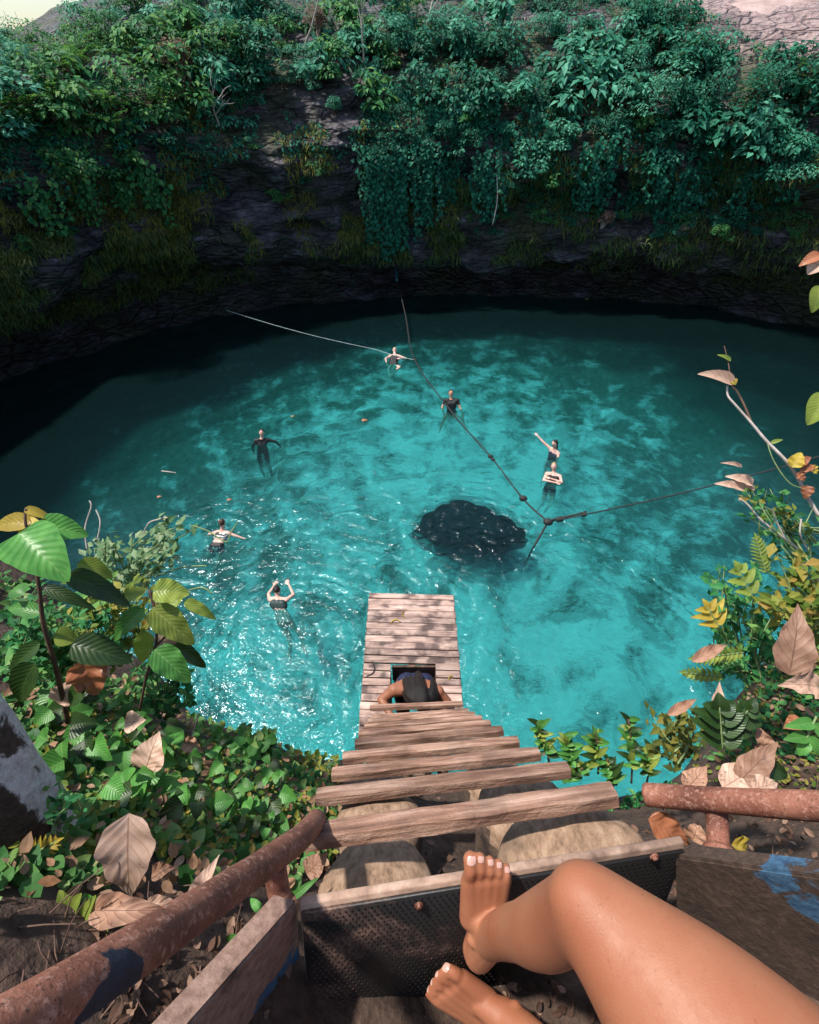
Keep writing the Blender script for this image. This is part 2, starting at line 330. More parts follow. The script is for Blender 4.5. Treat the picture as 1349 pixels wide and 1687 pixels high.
# foliage
M['teal'] = foliage('teal_green_leaves', [(.004, .055, .034), (.009, .12, .070), (.020, .20, .115), (.055, .32, .19)], .32)
M['teal_pale'] = foliage('pale_teal_leaves', [(.012, .11, .07), (.035, .22, .135), (.08, .36, .22), (.16, .50, .33)], .32)
M['green'] = foliage('mid_green_leaves', [(.010, .08, .028), (.030, .18, .055), (.07, .30, .09), (.20, .38, .09)], .34)
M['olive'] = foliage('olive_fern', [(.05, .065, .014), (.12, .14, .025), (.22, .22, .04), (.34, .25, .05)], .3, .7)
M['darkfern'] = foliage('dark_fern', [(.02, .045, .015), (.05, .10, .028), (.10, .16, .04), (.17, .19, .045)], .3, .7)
M['yellow'] = foliage('yellow_green_leaves', [(.07, .14, .02), (.18, .24, .04), (.34, .32, .06), (.40, .24, .06)], .35)
M['pale'] = foliage('pale_small_leaves', [(.06, .15, .06), (.14, .26, .11), (.26, .38, .20), (.36, .42, .25)], .35)
M['ivy'] = foliage('ivy_leaves', [(.022, .09, .024), (.06, .20, .05), (.13, .30, .08), (.30, .42, .14)], .34, .5)
M['pink_twig'] = foliage('dry_pinkish_leaves', [(.10, .06, .05), (.2, .12, .10), (.30, .20, .16), (.2, .09, .05)], .2, .8)
M['dryleaf'] = foliage('dry_leaf_litter', [(.03, .016, .011), (.08, .042, .028), (.17, .09, .06), (.42, .27, .19)], .15, .7)
M['dryleaf2'] = foliage('straw_dead_leaves', [(.14, .07, .04), (.30, .18, .11), (.46, .30, .20), (.34, .16, .07)], .2, .7)
M['bl_green'] = bigleaf('broad_green_leaf', (.045, .19, .035), (.12, .36, .07), (.34, .50, .18), .35)
M['bl_lime'] = bigleaf('broad_lime_leaf', (.16, .24, .035), (.34, .40, .07), (.5, .5, .2), .4, 10)
M['bl_yellow'] = bigleaf('yellow_leaf', (.42, .28, .03), (.62, .48, .07), (.6, .5, .2), .4, 8)
M['bl_dark'] = bigleaf('dark_broad_leaf', (.010, .035, .008), (.035, .075, .015), (.09, .13, .04), .15)
M['bl_dead'] = bigleaf('dead_brown_leaf', (.28, .14, .085), (.50, .30, .205), (.12, .055, .035), .15, 7, .6, (.10, .05, .03), .8)
M['bl_pale'] = bigleaf('bleached_dead_leaf', (.50, .31, .22), (.74, .52, .40), (.26, .13, .08), .2, 7, .6, (.30, .17, .11), .8)
M['bl_orange'] = bigleaf('orange_brown_leaf', (.30, .10, .045), (.46, .18, .09), (.2, .08, .04), .3, 7)
M['stem'] = simple('brown_stem', [(.3, (.05, .025, .018)), (.7, (.16, .09, .06))], 30, .8, .5, .004)
M['palestem'] = simple('pale_stem', [(.3, (.30, .24, .20)), (.7, (.62, .54, .48))], 30, .8, .4, .003)
M['greenstem'] = simple('green_stem', [(.3, (.10, .16, .05)), (.7, (.26, .34, .14))], 30, .6, .3, .003)

# ------------------------------------------------------------------ mass leaves
LEAF = (np.array([(0, 0, 0), (-.28, .42, .07), (0, .46, 0), (.28, .42, .07), (0, 1, -.10)], float), [(0, 2, 1), (0, 3, 2), (1, 2, 4), (2, 3, 4)])
BLADE = (np.array([(-.04, 0, 0), (.04, 0, 0), (.055, .5, .03), (-.055, .5, .03), (0, 1, -.14)], float), [(0, 1, 2), (0, 2, 3), (3, 2, 4)])
_h = [(0, .06), (.22, -.06), (.42, .12), (.46, .38), (.30, .68), (0, 1.0)]
HEART = (np.array([(0, .3, 0.0)] + [(x, y, .08 * x + (.05 if abs(x) > .3 else 0)) for x, y in _h] + [(-x, y, .08 * x + (.05 if abs(x) > .3 else 0)) for x, y in _h[-2:0:-1]], float), [(0, i, i % 10 + 1) for i in range(1, 11)])
def frames(n, nrm, spread, dirn=None, dspread=1.0, rs=R):
    """n rotation matrices (columns: side, along, normal)"""
    Z = np.asarray(nrm, float) + rs.normal(0, spread, (n, 3)); Z /= np.linalg.norm(Z, axis=1)[:, None] + 1e-9
    Y = rs.normal(0, dspread, (n, 3)) + (0 if dirn is None else np.asarray(dirn, float))
    Y -= Z * (Y * Z).sum(1)[:, None]; Y /= np.linalg.norm(Y, axis=1)[:, None] + 1e-9
    return np.stack([np.cross(Y, Z), Y, Z], axis=2)
def scatter(name, tmpl, loc, fr, size):
    tv, tf = tmpl; size = np.asarray(size, float)
    V = np.einsum('nij,kj->nki', fr, tv) * size[:, None, None] + np.asarray(loc)[:, None, :]
    F = np.asarray(tf)[None] + (np.arange(len(loc)) * len(tv))[:, None, None]
    return mesh_np(name, V.reshape(-1, 3), F.reshape(-1, 3), smooth=False)

# ------------------------------------------------------------------ the pit: cliff ring
edge = [(-1, -.6), (-5, 0), (-9, 2.4), (-12.5, 6.5), (-14.3, 11), (-13.3, 15), (-11, 18.0), (-7.5, 20.6), (-3, 22.2), (2, 22.9), (7, 22.6), (12, 21.6), (16, 19), (18.2, 15), (17.8, 10), (15, 5), (10, 1.2), (5, -.4)]
E = [Vector((x, y, 0)) for x, y in edge]; NE = len(E); ringp = []
for i in range(NE):
    p0, p1, p2, p3 = E[i - 1], E[i], E[(i + 1) % NE], E[(i + 2) % NE]
    for k in range(22):
        t = k / 22; ringp.append(0.5 * ((2 * p1) + (p2 - p0) * t + (2 * p0 - 5 * p1 + 4 * p2 - p3) * t * t + (-p0 + 3 * p1 - 3 * p2 + p3) * t ** 3))
NR = len(ringp)
prof = [(-6, 1.5), (-2.5, .9), (-.6, .2), (0, .0), (.45, 1.0), (1.3, 1.2), (1.9, .5), (2.3, -.5), (2.9, -.9), (3.6, -.8), (4.3, -.3), (4.7, -.55), (5.3, -.9), (5.9, -.5), (6.6, .2), (7.4, 1.0), (8.1, 2.2), (8.9, 3.8), (9.7, 6.2), (10.4, 10), (11, 16)]
pf = spline([Vector((b, a, 0)) for a, b in prof], 5)
V = []; ncol = len(pf)
for i, p in enumerate(ringp):
    t = (ringp[(i + 1) % NR] - ringp[i - 1]).normalized(); nout = Vector((-t.y, t.x, 0))
    c = Vector((2, 10, 0))
    if nout.dot(p - c) < 0: nout = -nout
    az = math.atan2(p.x, max(p.y, .01)); near = max(0.0, min(1.0, (5.5 - p.y) / 4.0))
    notch = math.exp(-((math.degrees(math.atan2(p.x, p.y)) + 33) / 10.0) ** 2) if p.y > 5 else 0
    lip = 1.9 * noise.noise(Vector((p.x * .16, p.y * .16, 3.1)))     # arches: the lip rises and falls along the wall
    for j, q in enumerate(pf):
        off, z = q.x, q.y
        if z > 1.2: z += lip * max(0, 1 - abs(z - 2.6) / 3.0)
        if z > 7.2: z = 7.2 + (z - 7.2) * (1 - .95 * notch)
        if near > 0 and z > 3.6: z = 3.6 + (z - 3.6) * (1 - near) + (near * .05 * (z - 3.6))
        pos = p + nout * off; pos.z = z
        a = noise.fractal(Vector((pos.x * .45, pos.y * .45, z * .7)), 1.0, 2.0, 5)
        st = noise.noise(Vector((pos.x * .25, pos.y * .25, z * 3.2)))
        amp = .25 if z < 0 else (.9 if z < 8 else .5)
        pos += nout * (amp * .75 * a + .30 * st); pos.z += .25 * a if z > .5 else 0
        V.append(pos)
F = [(i * ncol + j, ((i + 1) % NR) * ncol + j, ((i + 1) % NR) * ncol + j + 1, i * ncol + j + 1) for i in range(NR) for j in range(ncol - 1)]
cliff = link('cliff', mesh_py('cliff', V, F), M['rock']); tag(cliff, kind='structure')
BV = BVHTree.FromPolygons([tuple(v) for v in V], F)
# forest ground from the rim out to the horizon
V2 = []; rads = [15.6, 22, 40, 90, 300, 900]
for i in range(0, NR, 2):
    p = ringp[i]; last = Vector(V[i * ncol + ncol - 1]); d = (last - Vector((2, 10, last.z))).normalized(); d.z = 0
    for q, r_ in enumerate(rads):
        if q == 0: V2.append(last - d * .4 - Vector((0, 0, .1)))
        else:
            x = last + d * (r_ - 15.6); x.z = last.z * (1 - q / 5) + 4.0 * (q / 5) + .5 * noise.noise(x * .08); V2.append(x)
n2 = len(range(0, NR, 2)); nq = len(rads)
F2 = [(i * nq + j, ((i + 1) % n2) * nq + j, ((i + 1) % n2) * nq + j + 1, i * nq + j + 1) for i in range(n2) for j in range(nq - 1)]
tag(link('ground', mesh_py('ground', V2, F2), M['floor']), kind='structure')

# ------------------------------------------------------------------ seabed, rocks in the water, water
m = N('seabed_sand_algae_edge_shade'); p = m.pos(); gq = m.n('ShaderNodeNewGeometry'); sp = m.n('ShaderNodeSeparateXYZ'); m.l(gq.outputs['Position'], sp.inputs[0])
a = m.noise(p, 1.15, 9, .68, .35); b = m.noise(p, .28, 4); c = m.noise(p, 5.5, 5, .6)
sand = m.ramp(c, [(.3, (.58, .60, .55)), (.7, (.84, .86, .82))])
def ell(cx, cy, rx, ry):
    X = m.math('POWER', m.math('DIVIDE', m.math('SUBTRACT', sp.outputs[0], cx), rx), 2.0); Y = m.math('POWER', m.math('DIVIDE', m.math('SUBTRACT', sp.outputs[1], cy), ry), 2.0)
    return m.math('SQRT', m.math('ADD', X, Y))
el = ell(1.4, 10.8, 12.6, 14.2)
nearz = m.ramp(m.math('MULTIPLY', sp.outputs[1], .1), [(.30, 1), (.85, 0)])  # less algae near the viewer; also stands in for the pale sky reflection
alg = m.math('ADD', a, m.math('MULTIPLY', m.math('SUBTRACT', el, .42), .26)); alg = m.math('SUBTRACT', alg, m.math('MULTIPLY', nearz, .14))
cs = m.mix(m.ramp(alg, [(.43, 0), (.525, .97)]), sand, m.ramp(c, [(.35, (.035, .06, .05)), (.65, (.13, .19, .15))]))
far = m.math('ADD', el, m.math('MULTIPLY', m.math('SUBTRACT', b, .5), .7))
cs = m.mix(m.ramp(far, [(.66, 0), (1.02, .985)]), cs, (.006, .010, .009)); m.bump(a, .5, .2); M['bed'] = m.set(cs, .9)  # near-black outer bed: shade below the cliffs put into the bed colour
gx = np.linspace(-16, 20, 150); gy = np.linspace(-2, 25, 120); V = []
for y in gy:
    for x in gx:
        e = math.hypot((x - 1.2) / 11, (y - 9) / 11)
        V.append((x, y, -1.7 - .5 * min(e, 1.6) ** 2 + .30 * noise.fractal(Vector((x * .5, y * .5, 0)), 1, 2, 4)))
nx = len(gx); F = [(j * nx + i, j * nx + i + 1, (j + 1) * nx + i + 1, (j + 1) * nx + i) for j in range(len(gy) - 1) for i in range(nx - 1)]
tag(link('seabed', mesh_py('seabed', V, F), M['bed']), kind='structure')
M['subrock'] = simple('submerged_rock', [(.3, (.003, .002, .003)), (.58, (.010, .007, .010)), (.8, (.05, .04, .05))], 9.0, .95, .6, .03)
def boulder(c, r, name='rock', seed=0.0, nu=48, nv=28, mat=None, parent=None):
    V = []; F = []
    for i in range(nv + 1):
        th = math.pi * i / nv
        for k in range(nu):
            a = 2 * math.pi * k / nu; d = Vector((math.sin(th) * math.cos(a), math.sin(th) * math.sin(a), math.cos(th)))
            s = 1 + .30 * noise.fractal(d * 1.4 + Vector((seed, 0, 0)), 1, 2, 5); V.append(Vector(c) + Vector((d.x * r[0] * s, d.y * r[1] * s, d.z * r[2] * s)))
    for i in range(nv):
        for k in range(nu): j = (k + 1) % nu; F.append((i * nu + k, (i + 1) * nu + k, (i + 1) * nu + j, i * nu + j))
    return link(name, mesh_py(name, V, F), mat or M['subrock'], parent)
q = P(774, 852, -.2)
tag(boulder((q.x, q.y, -.74), (1.25, .85, .50), 'rock', 2.0), 'large dark purple rock just under the turquoise water surface', 'rock')

m = N('turquoise_water'); p = m.pos(); gq = m.n('ShaderNodeNewGeometry'); sp = m.n('ShaderNodeSeparateXYZ'); m.l(gq.outputs['Position'], sp.inputs[0])
def dist2(cx, cy, ax=1.0, ay=1.0):
    X = m.math('POWER', m.math('MULTIPLY', m.math('SUBTRACT', sp.outputs[0], cx), ax), 2.0); Y = m.math('POWER', m.math('MULTIPLY', m.math('SUBTRACT', sp.outputs[1], cy), ay), 2.0)
    return m.math('SQRT', m.math('ADD', X, Y))
warp = m.math('MULTIPLY', m.math('SUBTRACT', m.noise(p, .9, 3), .5), .8)
def rings(cx, cy, k, d0, wd, amp, wv=1.0):
    d = m.math('ADD', dist2(cx, cy), m.math('MULTIPLY', warp, wv)); s = m.math('SINE', m.math('MULTIPLY', d, k))
    g = m.math('DIVIDE', m.math('SUBTRACT', d, d0), wd); e = m.math('EXPONENT', m.math('MULTIPLY', m.math('MULTIPLY', g, g), -1.0))
    return m.math('MULTIPLY', m.math('MULTIPLY', s, e), amp)
s1 = P(490, 1075); s2 = P(590, 985); s3 = P(880, 1060); s4 = P(780, 870)
hs = [rings(s1.x, s1.y, 24, 1.75, .70, .55, .9), rings(s2.x, s2.y, 19, 2.2, 1.3, .38, 1.6), rings(s3.x, s3.y, 17, 3.0, 1.1, .85, 1.6), rings(s4.x, s4.y, 21, 1.4, .9, .35, .8), rings(P(365, 885).x, P(365, 885).y, 22, .8, .7, .5, .6)]
near_c = m.ramp(m.math('MULTIPLY', dist2(P(700, 960).x, P(700, 960).y), .1), [(.30, 1.0), (.75, .18)])
n1 = m.noise(m.pos((1.0, 1.6, 1)), 3.0, 4, .55, .6); n2_ = m.noise(m.pos((1, 1.3, 1)), 9.0, 3, .5, .8)
h = m.math('MULTIPLY', m.math('ADD', m.math('MULTIPLY', n1, 3.4), m.math('MULTIPLY', n2_, 1.1)), near_c)
for x in hs: h = m.math('ADD', h, x)
bp = m.n('ShaderNodeBump'); bp.inputs['Strength'].default_value = 1.0; bp.inputs['Distance'].default_value = .019; m.l(h, bp.inputs['Height'])
tr = m.n('ShaderNodeBsdfTransparent'); tr.inputs[0].default_value = (.22, .62, .645, 1)
df = m.n('ShaderNodeBsdfDiffuse'); df.inputs[0].default_value = (.14, .46, .50, 1); m.l(bp.outputs[0], df.inputs['Normal'])
rf = m.n('ShaderNodeBsdfRefraction'); rf.inputs[0].default_value = (.20, .64, .67, 1); rf.inputs['Roughness'].default_value = 0; rf.inputs['IOR'].default_value = 1.25; m.l(bp.outputs[0], rf.inputs['Normal'])
m0 = m.n('ShaderNodeMixShader'); m0.inputs[0].default_value = .5; m.l(tr.outputs[0], m0.inputs[1]); m.l(rf.outputs[0], m0.inputs[2])
mx = m.n('ShaderNodeMixShader'); mx.inputs[0].default_value = .018; m.l(m0.outputs[0], mx.inputs[1]); m.l(df.outputs[0], mx.inputs[2])
gl = m.n('ShaderNodeBsdfGlossy'); gl.inputs['Roughness'].default_value = .10; gl.inputs[0].default_value = (.62, .72, .80, 1); m.l(bp.outputs[0], gl.inputs['Normal'])
fr = m.n('ShaderNodeFresnel'); fr.inputs[0].default_value = 1.42; m.l(bp.outputs[0], fr.inputs['Normal'])
m2 = m.n('ShaderNodeMixShader'); m.l(fr.outputs[0], m2.inputs[0]); m.l(mx.outputs[0], m2.inputs[1]); m.l(gl.outputs[0], m2.inputs[2]); m.l(m2.outputs[0], m.out.inputs[0])
M['water'] = m.m
tag(link('water', mesh_py('water', [(-20, -4, 0), (24, -4, 0), (24, 28, 0), (-20, 28, 0)], [(0, 1, 2, 3)]), M['water']), kind='structure')

# ------------------------------------------------------------------ near ground (the ledge the stair stands on)
def lerp_tab(x, T):
    if x <= T[0][0]: return T[0][1]
    for (a, b), (c, d) in zip(T, T[1:]):
        if x <= c: return b + (d - b) * (x - a) / (c - a)
    return T[-1][1]
RIM = [(-7, 3.0), (-4.5, 2.5), (-3.2, 2.1), (-2.17, 1.62), (-1.5, 1.15), (-1.03, .86), (-.4, .68), (.3, .60), (.94, .52), (1.34, .68), (1.62, .95), (2.5, 1.75), (3.6, 2.3), (6, 3)]
HR = [(-7, 2.4), (-3, 1.9), (-1.03, 2.2), (-.4, 2.4), (.9, 2.4), (1.34, 2.15), (2.5, 1.9), (6, 2.2)]
H0 = [(-3, .2), (-1.2, .55), (-.62, .86), (-.35, 1.15), (-.15, 1.40), (.45, 1.45), (.62, 1.22), (1.2, .95), (3, .3)]
def ground_h(x, y):
    yr = lerp_tab(x, RIM); t = y / yr; h0 = lerp_tab(x, H0); hr = lerp_tab(x, HR)
    if t < 0: h = h0 + y * (.35 if abs(x - .15) > .5 else .15)
    else: h = h0 + (hr - h0) * min(t, 1) ** 1.12
    return h
GC, GS = math.cos(math.radians(3)), math.sin(math.radians(3))
def gpoint(x, y):
    h = ground_h(x, y); a = noise.fractal(Vector((x * 2.3, y * 2.3, 1)), 1, 2, 4); return Vector((x, y * GC + h * GS, EYE - (h * GC - y * GS) + .05 * a))
xs = np.concatenate([np.linspace(-7, -2.4, 16), np.linspace(-2.3, 2.4, 110), np.linspace(2.5, 6, 14)]); ts = list(np.linspace(-1, 0, 22)[:-1]) + list(np.linspace(0, 1, 46))
V = []; extra = [(.04, .10), (.02, .4), (-.3, .9), (-.7, 1.8), (-1.0, 2.8)]
for x in xs:
    yr = lerp_tab(x, RIM)
    for t in ts: V.append(gpoint(x, t * (2.5 if t < 0 else yr)))
    e = gpoint(x, yr)
    for (dy, dz) in extra:
        a = .12 * noise.noise(Vector((x * 2, dz * 2, 5))); V.append(e + Vector((0, dy + a, -dz)))
nt_ = len(ts) + len(extra)
F = [(i * nt_ + j, (i + 1) * nt_ + j, (i + 1) * nt_ + j + 1, i * nt_ + j + 1) for i in range(len(xs) - 1) for j in range(nt_ - 1)]
ledge = link('near_ground', mesh_py('near_ground', V, F), M['soil']); tag(ledge, kind='structure')
BVG = BVHTree.FromPolygons([tuple(v) for v in V], F)
def on_ground(px, py):
    o = Vector((0, 0, EYE)); d = (W(px, py, 1) - o).normalized(); h = BVG.ray_cast(o, d)
    return (h[0], h[1]) if h[0] is not None else (None, None)
def on_cliff(px, py):
    o = Vector((0, 0, EYE)); d = (W(px, py, 1) - o).normalized(); h = BV.ray_cast(o, d)
    return (h[0], h[1]) if h[0] is not None and h[0].y > 3 else (None, None)

# ------------------------------------------------------------------ stair: board, stringers, rails, ladder, deck
stair = empty('stair', W(700, 1600, 1.0), 'steep wooden rung stair with rusty steel side plates and black rubber foot board', 'stair')
TL, TR, BR, BL = W(483, 1481, .86), W(1112, 1380, .92), W(1118, 1600, .99), W(500, 1668, 1.0)
bx = (TR - TL).normalized(); bd = ((BL - TL).normalized()); bn = bx.cross(bd).normalized()
if bn.dot(Vector((0, 0, EYE)) - TL) < 0: bn = -bn
Wd = (TR - TL).length; Hd = ((BL - TL) + (BR - TR)).length / 2
mb = MB(); cB = (TL + TR + BL + BR) / 4; mb.box(cB - bn * .0105, bx * Wd / 2, bd * Hd / 2, bn * .008, .002); mb.build('foot_board', M['edge_wood'], stair)
mb = MB(); mb.box(cB + bn * .0015 + bd * .004, bx * (Wd / 2 - .003), bd * (Hd / 2 - .008), bn * .0035, .001); rub = mb.build('rubber_mat', M['rubber'], stair)
mb = MB(); pts = []
rows = int(Hd / .0115); cols = int(Wd / .0115)
for r_ in range(1, rows):
    for c_ in range(1, cols):
        u = -Wd / 2 + (c_ + .5 * (r_ % 2)) * .0115; v = -Hd / 2 + r_ * .0115
        c = cB + bx * u + bd * v + bn * .005; rr = .0030
        if abs(u) > Wd / 2 - .012 or abs(v) > Hd / 2 - .016: continue
        V = [c + bx * (rr * math.cos(a)) + bd * (rr * math.sin(a)) for a in (0, 1.257, 2.513, 3.77, 5.027)] + [c + bn * .0022]
        mb.add(V, [(0, 1, 5), (1, 2, 5), (2, 3, 5), (3, 4, 5), (4, 0, 5)])
tag(mb.build('rubber_studs', M['rubber'], rub), kind='stuff')
# bolts with washers
for (px, py, d) in ((690, 1492, .87), (905, 1452, .895), (1070, 1398, .91)):
    c = W(px, py, d); k = (c - cB).dot(bn); c = c - bn * (k - .007); mb = MB(); mb.tube([c, c + bn * .003], .0085, 14); mb.tube([c + bn * .003, c + bn * .007], .005, 8); mb.build('bolt', M['rust'], stair)
# steel channels either side (web, top flange, lower flange)
def channel(name, A, B, A2, B2, wdir, fl, matn):
    A, B, A2, B2 = map(Vector, (A, B, A2, B2)); th = (B - A).cross(A2 - A).normalized() * .003
    mb = MB(); 
    V = [A - th, B - th, B2 - th, A2 - th, A + th, B + th, B2 + th, A2 + th]
    mb.add(V, [(0, 3, 2, 1), (4, 5, 6, 7), (0, 1, 5, 4), (1, 2, 6, 5), (2, 3, 7, 6), (3, 0, 4, 7)])
    ch = mb.build(name, matn, stair, False)
    for nm, P0, P1, up in (('flange', A, B, -1), ('flange', A2, B2, 1)):
        w_ = Vector(wdir).normalized() * fl; n_ = (P1 - P0).cross(w_).normalized() * .003
        V = [P0 - n_, P1 - n_, P1 + w_ - n_, P0 + w_ - n_, P0 + n_, P1 + n_, P1 + w_ + n_, P0 + w_ + n_]
        off = (A2 - A).normalized() * (.004 if up > 0 else -.004); mb = MB(); mb.add([v + off for v in V], [(0, 1, 2, 3), (7, 6, 5, 4), (0, 4, 5, 1), (1, 5, 6, 2), (2, 6, 7, 3), (3, 7, 4, 0)])
        mb.build(nm, matn, ch, False)
    return ch
channel('side_plate', W(486, 1487, .86), W(236, 1772, .60), W(493, 1600, 1.00), W(335, 1835, .78), (-1, .15, .25), .040, M['stringer'])
channel('side_plate', W(1114, 1412, .915), W(1640, 1490, .60), W(1118, 1590, 1.0), W(1560, 1760, .72), (1, .35, .3), .040, M['plate_dark'])
# upper step the person sits on (just behind the picture)
mb = MB(); mb.box((.42, -.42, EYE - .80), (.42, 0, 0), (0, .17, 0), (0, 0, .02), .004); mb.build('upper_step', M['edge_wood'], stair)

rail = empty('handrail', W(470, 1495, .84), 'rusty left handrail pipe with a dark blue paint patch, beside large dead leaf', 'handrail')
pts = spline([W(520, 1352, 1.13), W(497, 1378, 1.0), W(452, 1412, .86), W(380, 1462, .70), W(240, 1556, .505), W(90, 1650, .40), W(-120, 1775, .315)], 10)
mb = MB(); mb.tube(pts, .0245, 28, True, .05); mb.build('pipe', M['rust_blue'], rail)
mb = MB(); mb.tube(spline([W(452, 1425, .87), W(458, 1462, .89), W(466, 1500, .885)], 5), .0205, 20); mb.tube([W(464, 1492, .88), W(467, 1504, .885)], .027, 20); mb.build('post', M['rust'], rail)
rail2 = empty('handrail', W(1185, 1420, .93), 'rusty right handrail pipe running level over blue edged plate', 'handrail')
pts = spline([W(1066, 1309, 1.10), W(1130, 1314, 1.04), W(1230, 1321, .94), W(1349, 1328, .84), W(1520, 1335, .72)], 8)
mb = MB(); mb.tube(pts, .0245, 28, True, .05); mb.build('pipe', M['rust'], rail2)
mb = MB(); mb.tube(spline([W(1180, 1330, 1.0), W(1182, 1370, .985), W(1184, 1408, .95)], 5), .021, 20); mb.tube([W(1184, 1402, .955), W(1185, 1412, .945)], .029, 20); mb.build('post', M['rust'], rail2)

# ladder rungs: the direction in camera space comes from the vanishing of their ends
def axis_pt(d, off=0.0):
    c = Vector((.138 - .0216 * d, .318 * d + .354 , d)); c.x += off
    return Vector((c.x, c.z * CP - c.y * SP, EYE - c.z * SP - c.y * CP))
RUNG = [((497, 1381), (1012, 1308), 1.13, .038, .050), ((522, 1313), (936, 1268), 1.41, .034, .044), ((547, 1276), (888, 1242), 1.71, .034, .044), ((565, 1249), (854, 1222), 2.02, .036, .046), ((585, 1226), (828, 1204), 2.34, .036, .046), ((592, 1211), (808, 1193), 2.64, .036, .044), ((600, 1199), (794, 1185), 2.94, .036, .042), ((607, 1190), (782, 1178), 3.25, .036, .040), ((613, 1183), (772, 1172), 3.55, .036, .040)]
for k in range(11):
    if k < len(RUNG):
        (a, b, d, hw, hh) = RUNG[k]; A = W(a[0], a[1], d * .985); B = W(b[0], b[1], d * 1.0)
    else:
        d = 1.13 + .302 * k; hw = .034; hh = .050; c = axis_pt(d); tilt = .055 - .004 * k; A = c + Vector((-.375, 0, -tilt * .3)); B = c + Vector((.375, .02, tilt))
        if d > 4.1: continue
    rg = random.Random(k); npt = 26; dx = (B - A).normalized(); tilt = math.radians(33)
    nt0 = Vector((0, math.sin(tilt), math.cos(tilt))); nt0 = (nt0 - dx * nt0.dot(dx)).normalized(); nf = dx.cross(nt0).normalized()
    if nf.y > 0: nf = -nf
    mb = MB(); V = []; F = []; L = (B - A).length
    prof8 = [(.80, 1), (-.80, 1), (-1, .80), (-1, -.80), (-.80, -1), (.80, -1), (1, -.80), (1, .80)]
    for i in range(npt + 1):
        t = i / npt; c = A + (B - A) * t; wv = noise.noise(Vector((k * 7.1, t * 3.2, 0))); w2 = noise.noise(Vector((k * 3.7, t * 9, 4)))
        endk = .93 if i in (0, npt) else 1.0
        for (p_, q_) in prof8:
            e = 1 + .16 * noise.noise(Vector((k * 5 + p_ * 2, t * 6, q_ * 2))) + .06 * noise.noise(Vector((k * 5 + p_ * 3, t * 30, q_ * 3)))
            V.append(c + nf * (p_ * hh / 2 * e * endk + .010 * wv) + nt0 * (q_ * hw / 2 * (1 + .14 * w2) * endk + .006 * wv))
    for i in range(npt):
        for j in range(8): F.append((i * 8 + j, i * 8 + (j + 1) % 8, (i + 1) * 8 + (j + 1) % 8, (i + 1) * 8 + j))
    F.append(tuple(range(7, -1, -1))); F.append(tuple(npt * 8 + j for j in range(8)))
    rot = Matrix((dx, nt0.cross(dx), nt0)).transposed(); c0 = (A + B) / 2
    me = mesh_py('rung', [rot.inverted() @ (v - c0) for v in V], F, False); o = link('rung', me, M['rung'], stair, False)
    o.matrix_parent_inverse = Matrix.Identity(4); o.location = c0 - stair.location; o.rotation_euler = rot.to_euler()
# log blocks under the rungs
def log_block(c, r, n, L, groove=False, seed=0, rx=1.0):
    n = Vector(n).normalized(); u = Vector((1, 0, 0)); u = (u - n * u.dot(n)).normalized(); v = n.cross(u); NS = 40; V = []; F = []
    for (z, s) in ((.034, .0), (.031, .35), (.020, .7), (.004, .93), (-.016, 1.0), (-.06, 1.03), (-L * .5, 1.02), (-L, 1.0)):
        for k in range(NS):
            a = 2 * math.pi * k / NS; e = 1 + .06 * noise.noise(Vector((math.cos(a) * 1.5, math.sin(a) * 1.5, seed + z * 4)))
            dz = .012 * noise.noise(Vector((math.cos(a) * s * 2, math.sin(a) * s * 2, seed)))
            if groove: dz += -.035 * max(0, -math.sin(a) * s - .2)
            V.append(c + (u * math.cos(a) * rx + v * math.sin(a)) * r * s * e + n * (z + dz))
    for i in range(7):
        for k in range(NS): j = (k + 1) % NS; F.append((i * NS + k, (i + 1) * NS + k, (i + 1) * NS + j, i * NS + j))
    F.append(tuple((7) * NS + k for k in range(NS)))
    me = mesh_py('log_block', [x - c for x in V], F); me.materials.append(M['log']); me.materials.append(M['bark'])
    for p in me.polygons:
        if p.center.dot(n) < -.035: p.material_index = 1
    o = link('log_block', me, None, stair, False); o.location = c - stair.location
    return o
LN = (0, .50, .86)
for (px, py, d, r, g, sd, rx) in ((622, 1462, 1.13, .140, False, 1, 1.0), (623, 1352, 1.36, .125, False, 2, 1.0), (627, 1300, 1.72, .105, False, 3, 1.0), (640, 1262, 2.0, .10, False, 6, 1), (938, 1412, 1.10, .155, True, 4, 1.12), (864, 1325, 1.42, .135, False, 5, 1.05), (818, 1284, 1.75, .115, False, 7, 1)):
    log_block(W(px, py, d), r, LN if not g else (-.25, .42, .87), .26, g, sd, rx)
# saw cuts on the right hand log
cR = W(938, 1412, 1.10); nR = Vector((-.25, .42, .87)).normalized()

# deck above the water
DZ = EYE - 4.12; deck = empty('deck', (0.0, 2.0, DZ - .1), 'weathered pink brown plank deck with square hatch over the water', 'deck')
y0, y1 = P(675, 1213, DZ).y, P(675, 979, DZ).y; pitchd = (y1 - y0) / 20.0; hx0, hx1, hy0, hy1 = -.195, .225, P(675, 1180, DZ).y, P(675, 1096, DZ).y; npl = 19
for k in range(npl + 1):
    yc = y1 - pitchd * (k + .5); rg = random.Random(50 + k); spans = [(-.45 + rg.uniform(-.006, .006), .45 + rg.uniform(-.006, .008))]
    if yc - .03 < hy1 and yc + .03 > hy0: spans = [(spans[0][0], hx0), (hx1, spans[0][1])]
    for (a, b) in spans:
        c = Vector(((a + b) / 2 + .02, yc, DZ + rg.uniform(-.003, .003))); mb = MB()
        tw = rg.uniform(-.006, .006)
        mb.box((0, 0, 0), ((b - a) / 2, tw * .4 - .016 * (b - a), 0), (0, pitchd * .455 + rg.uniform(-.0015, .001), tw), (0, 0, .014), .003)
        o = link('plank', mb.mesh('plank', False), M['plank'], deck, False); o.location = c - deck.location
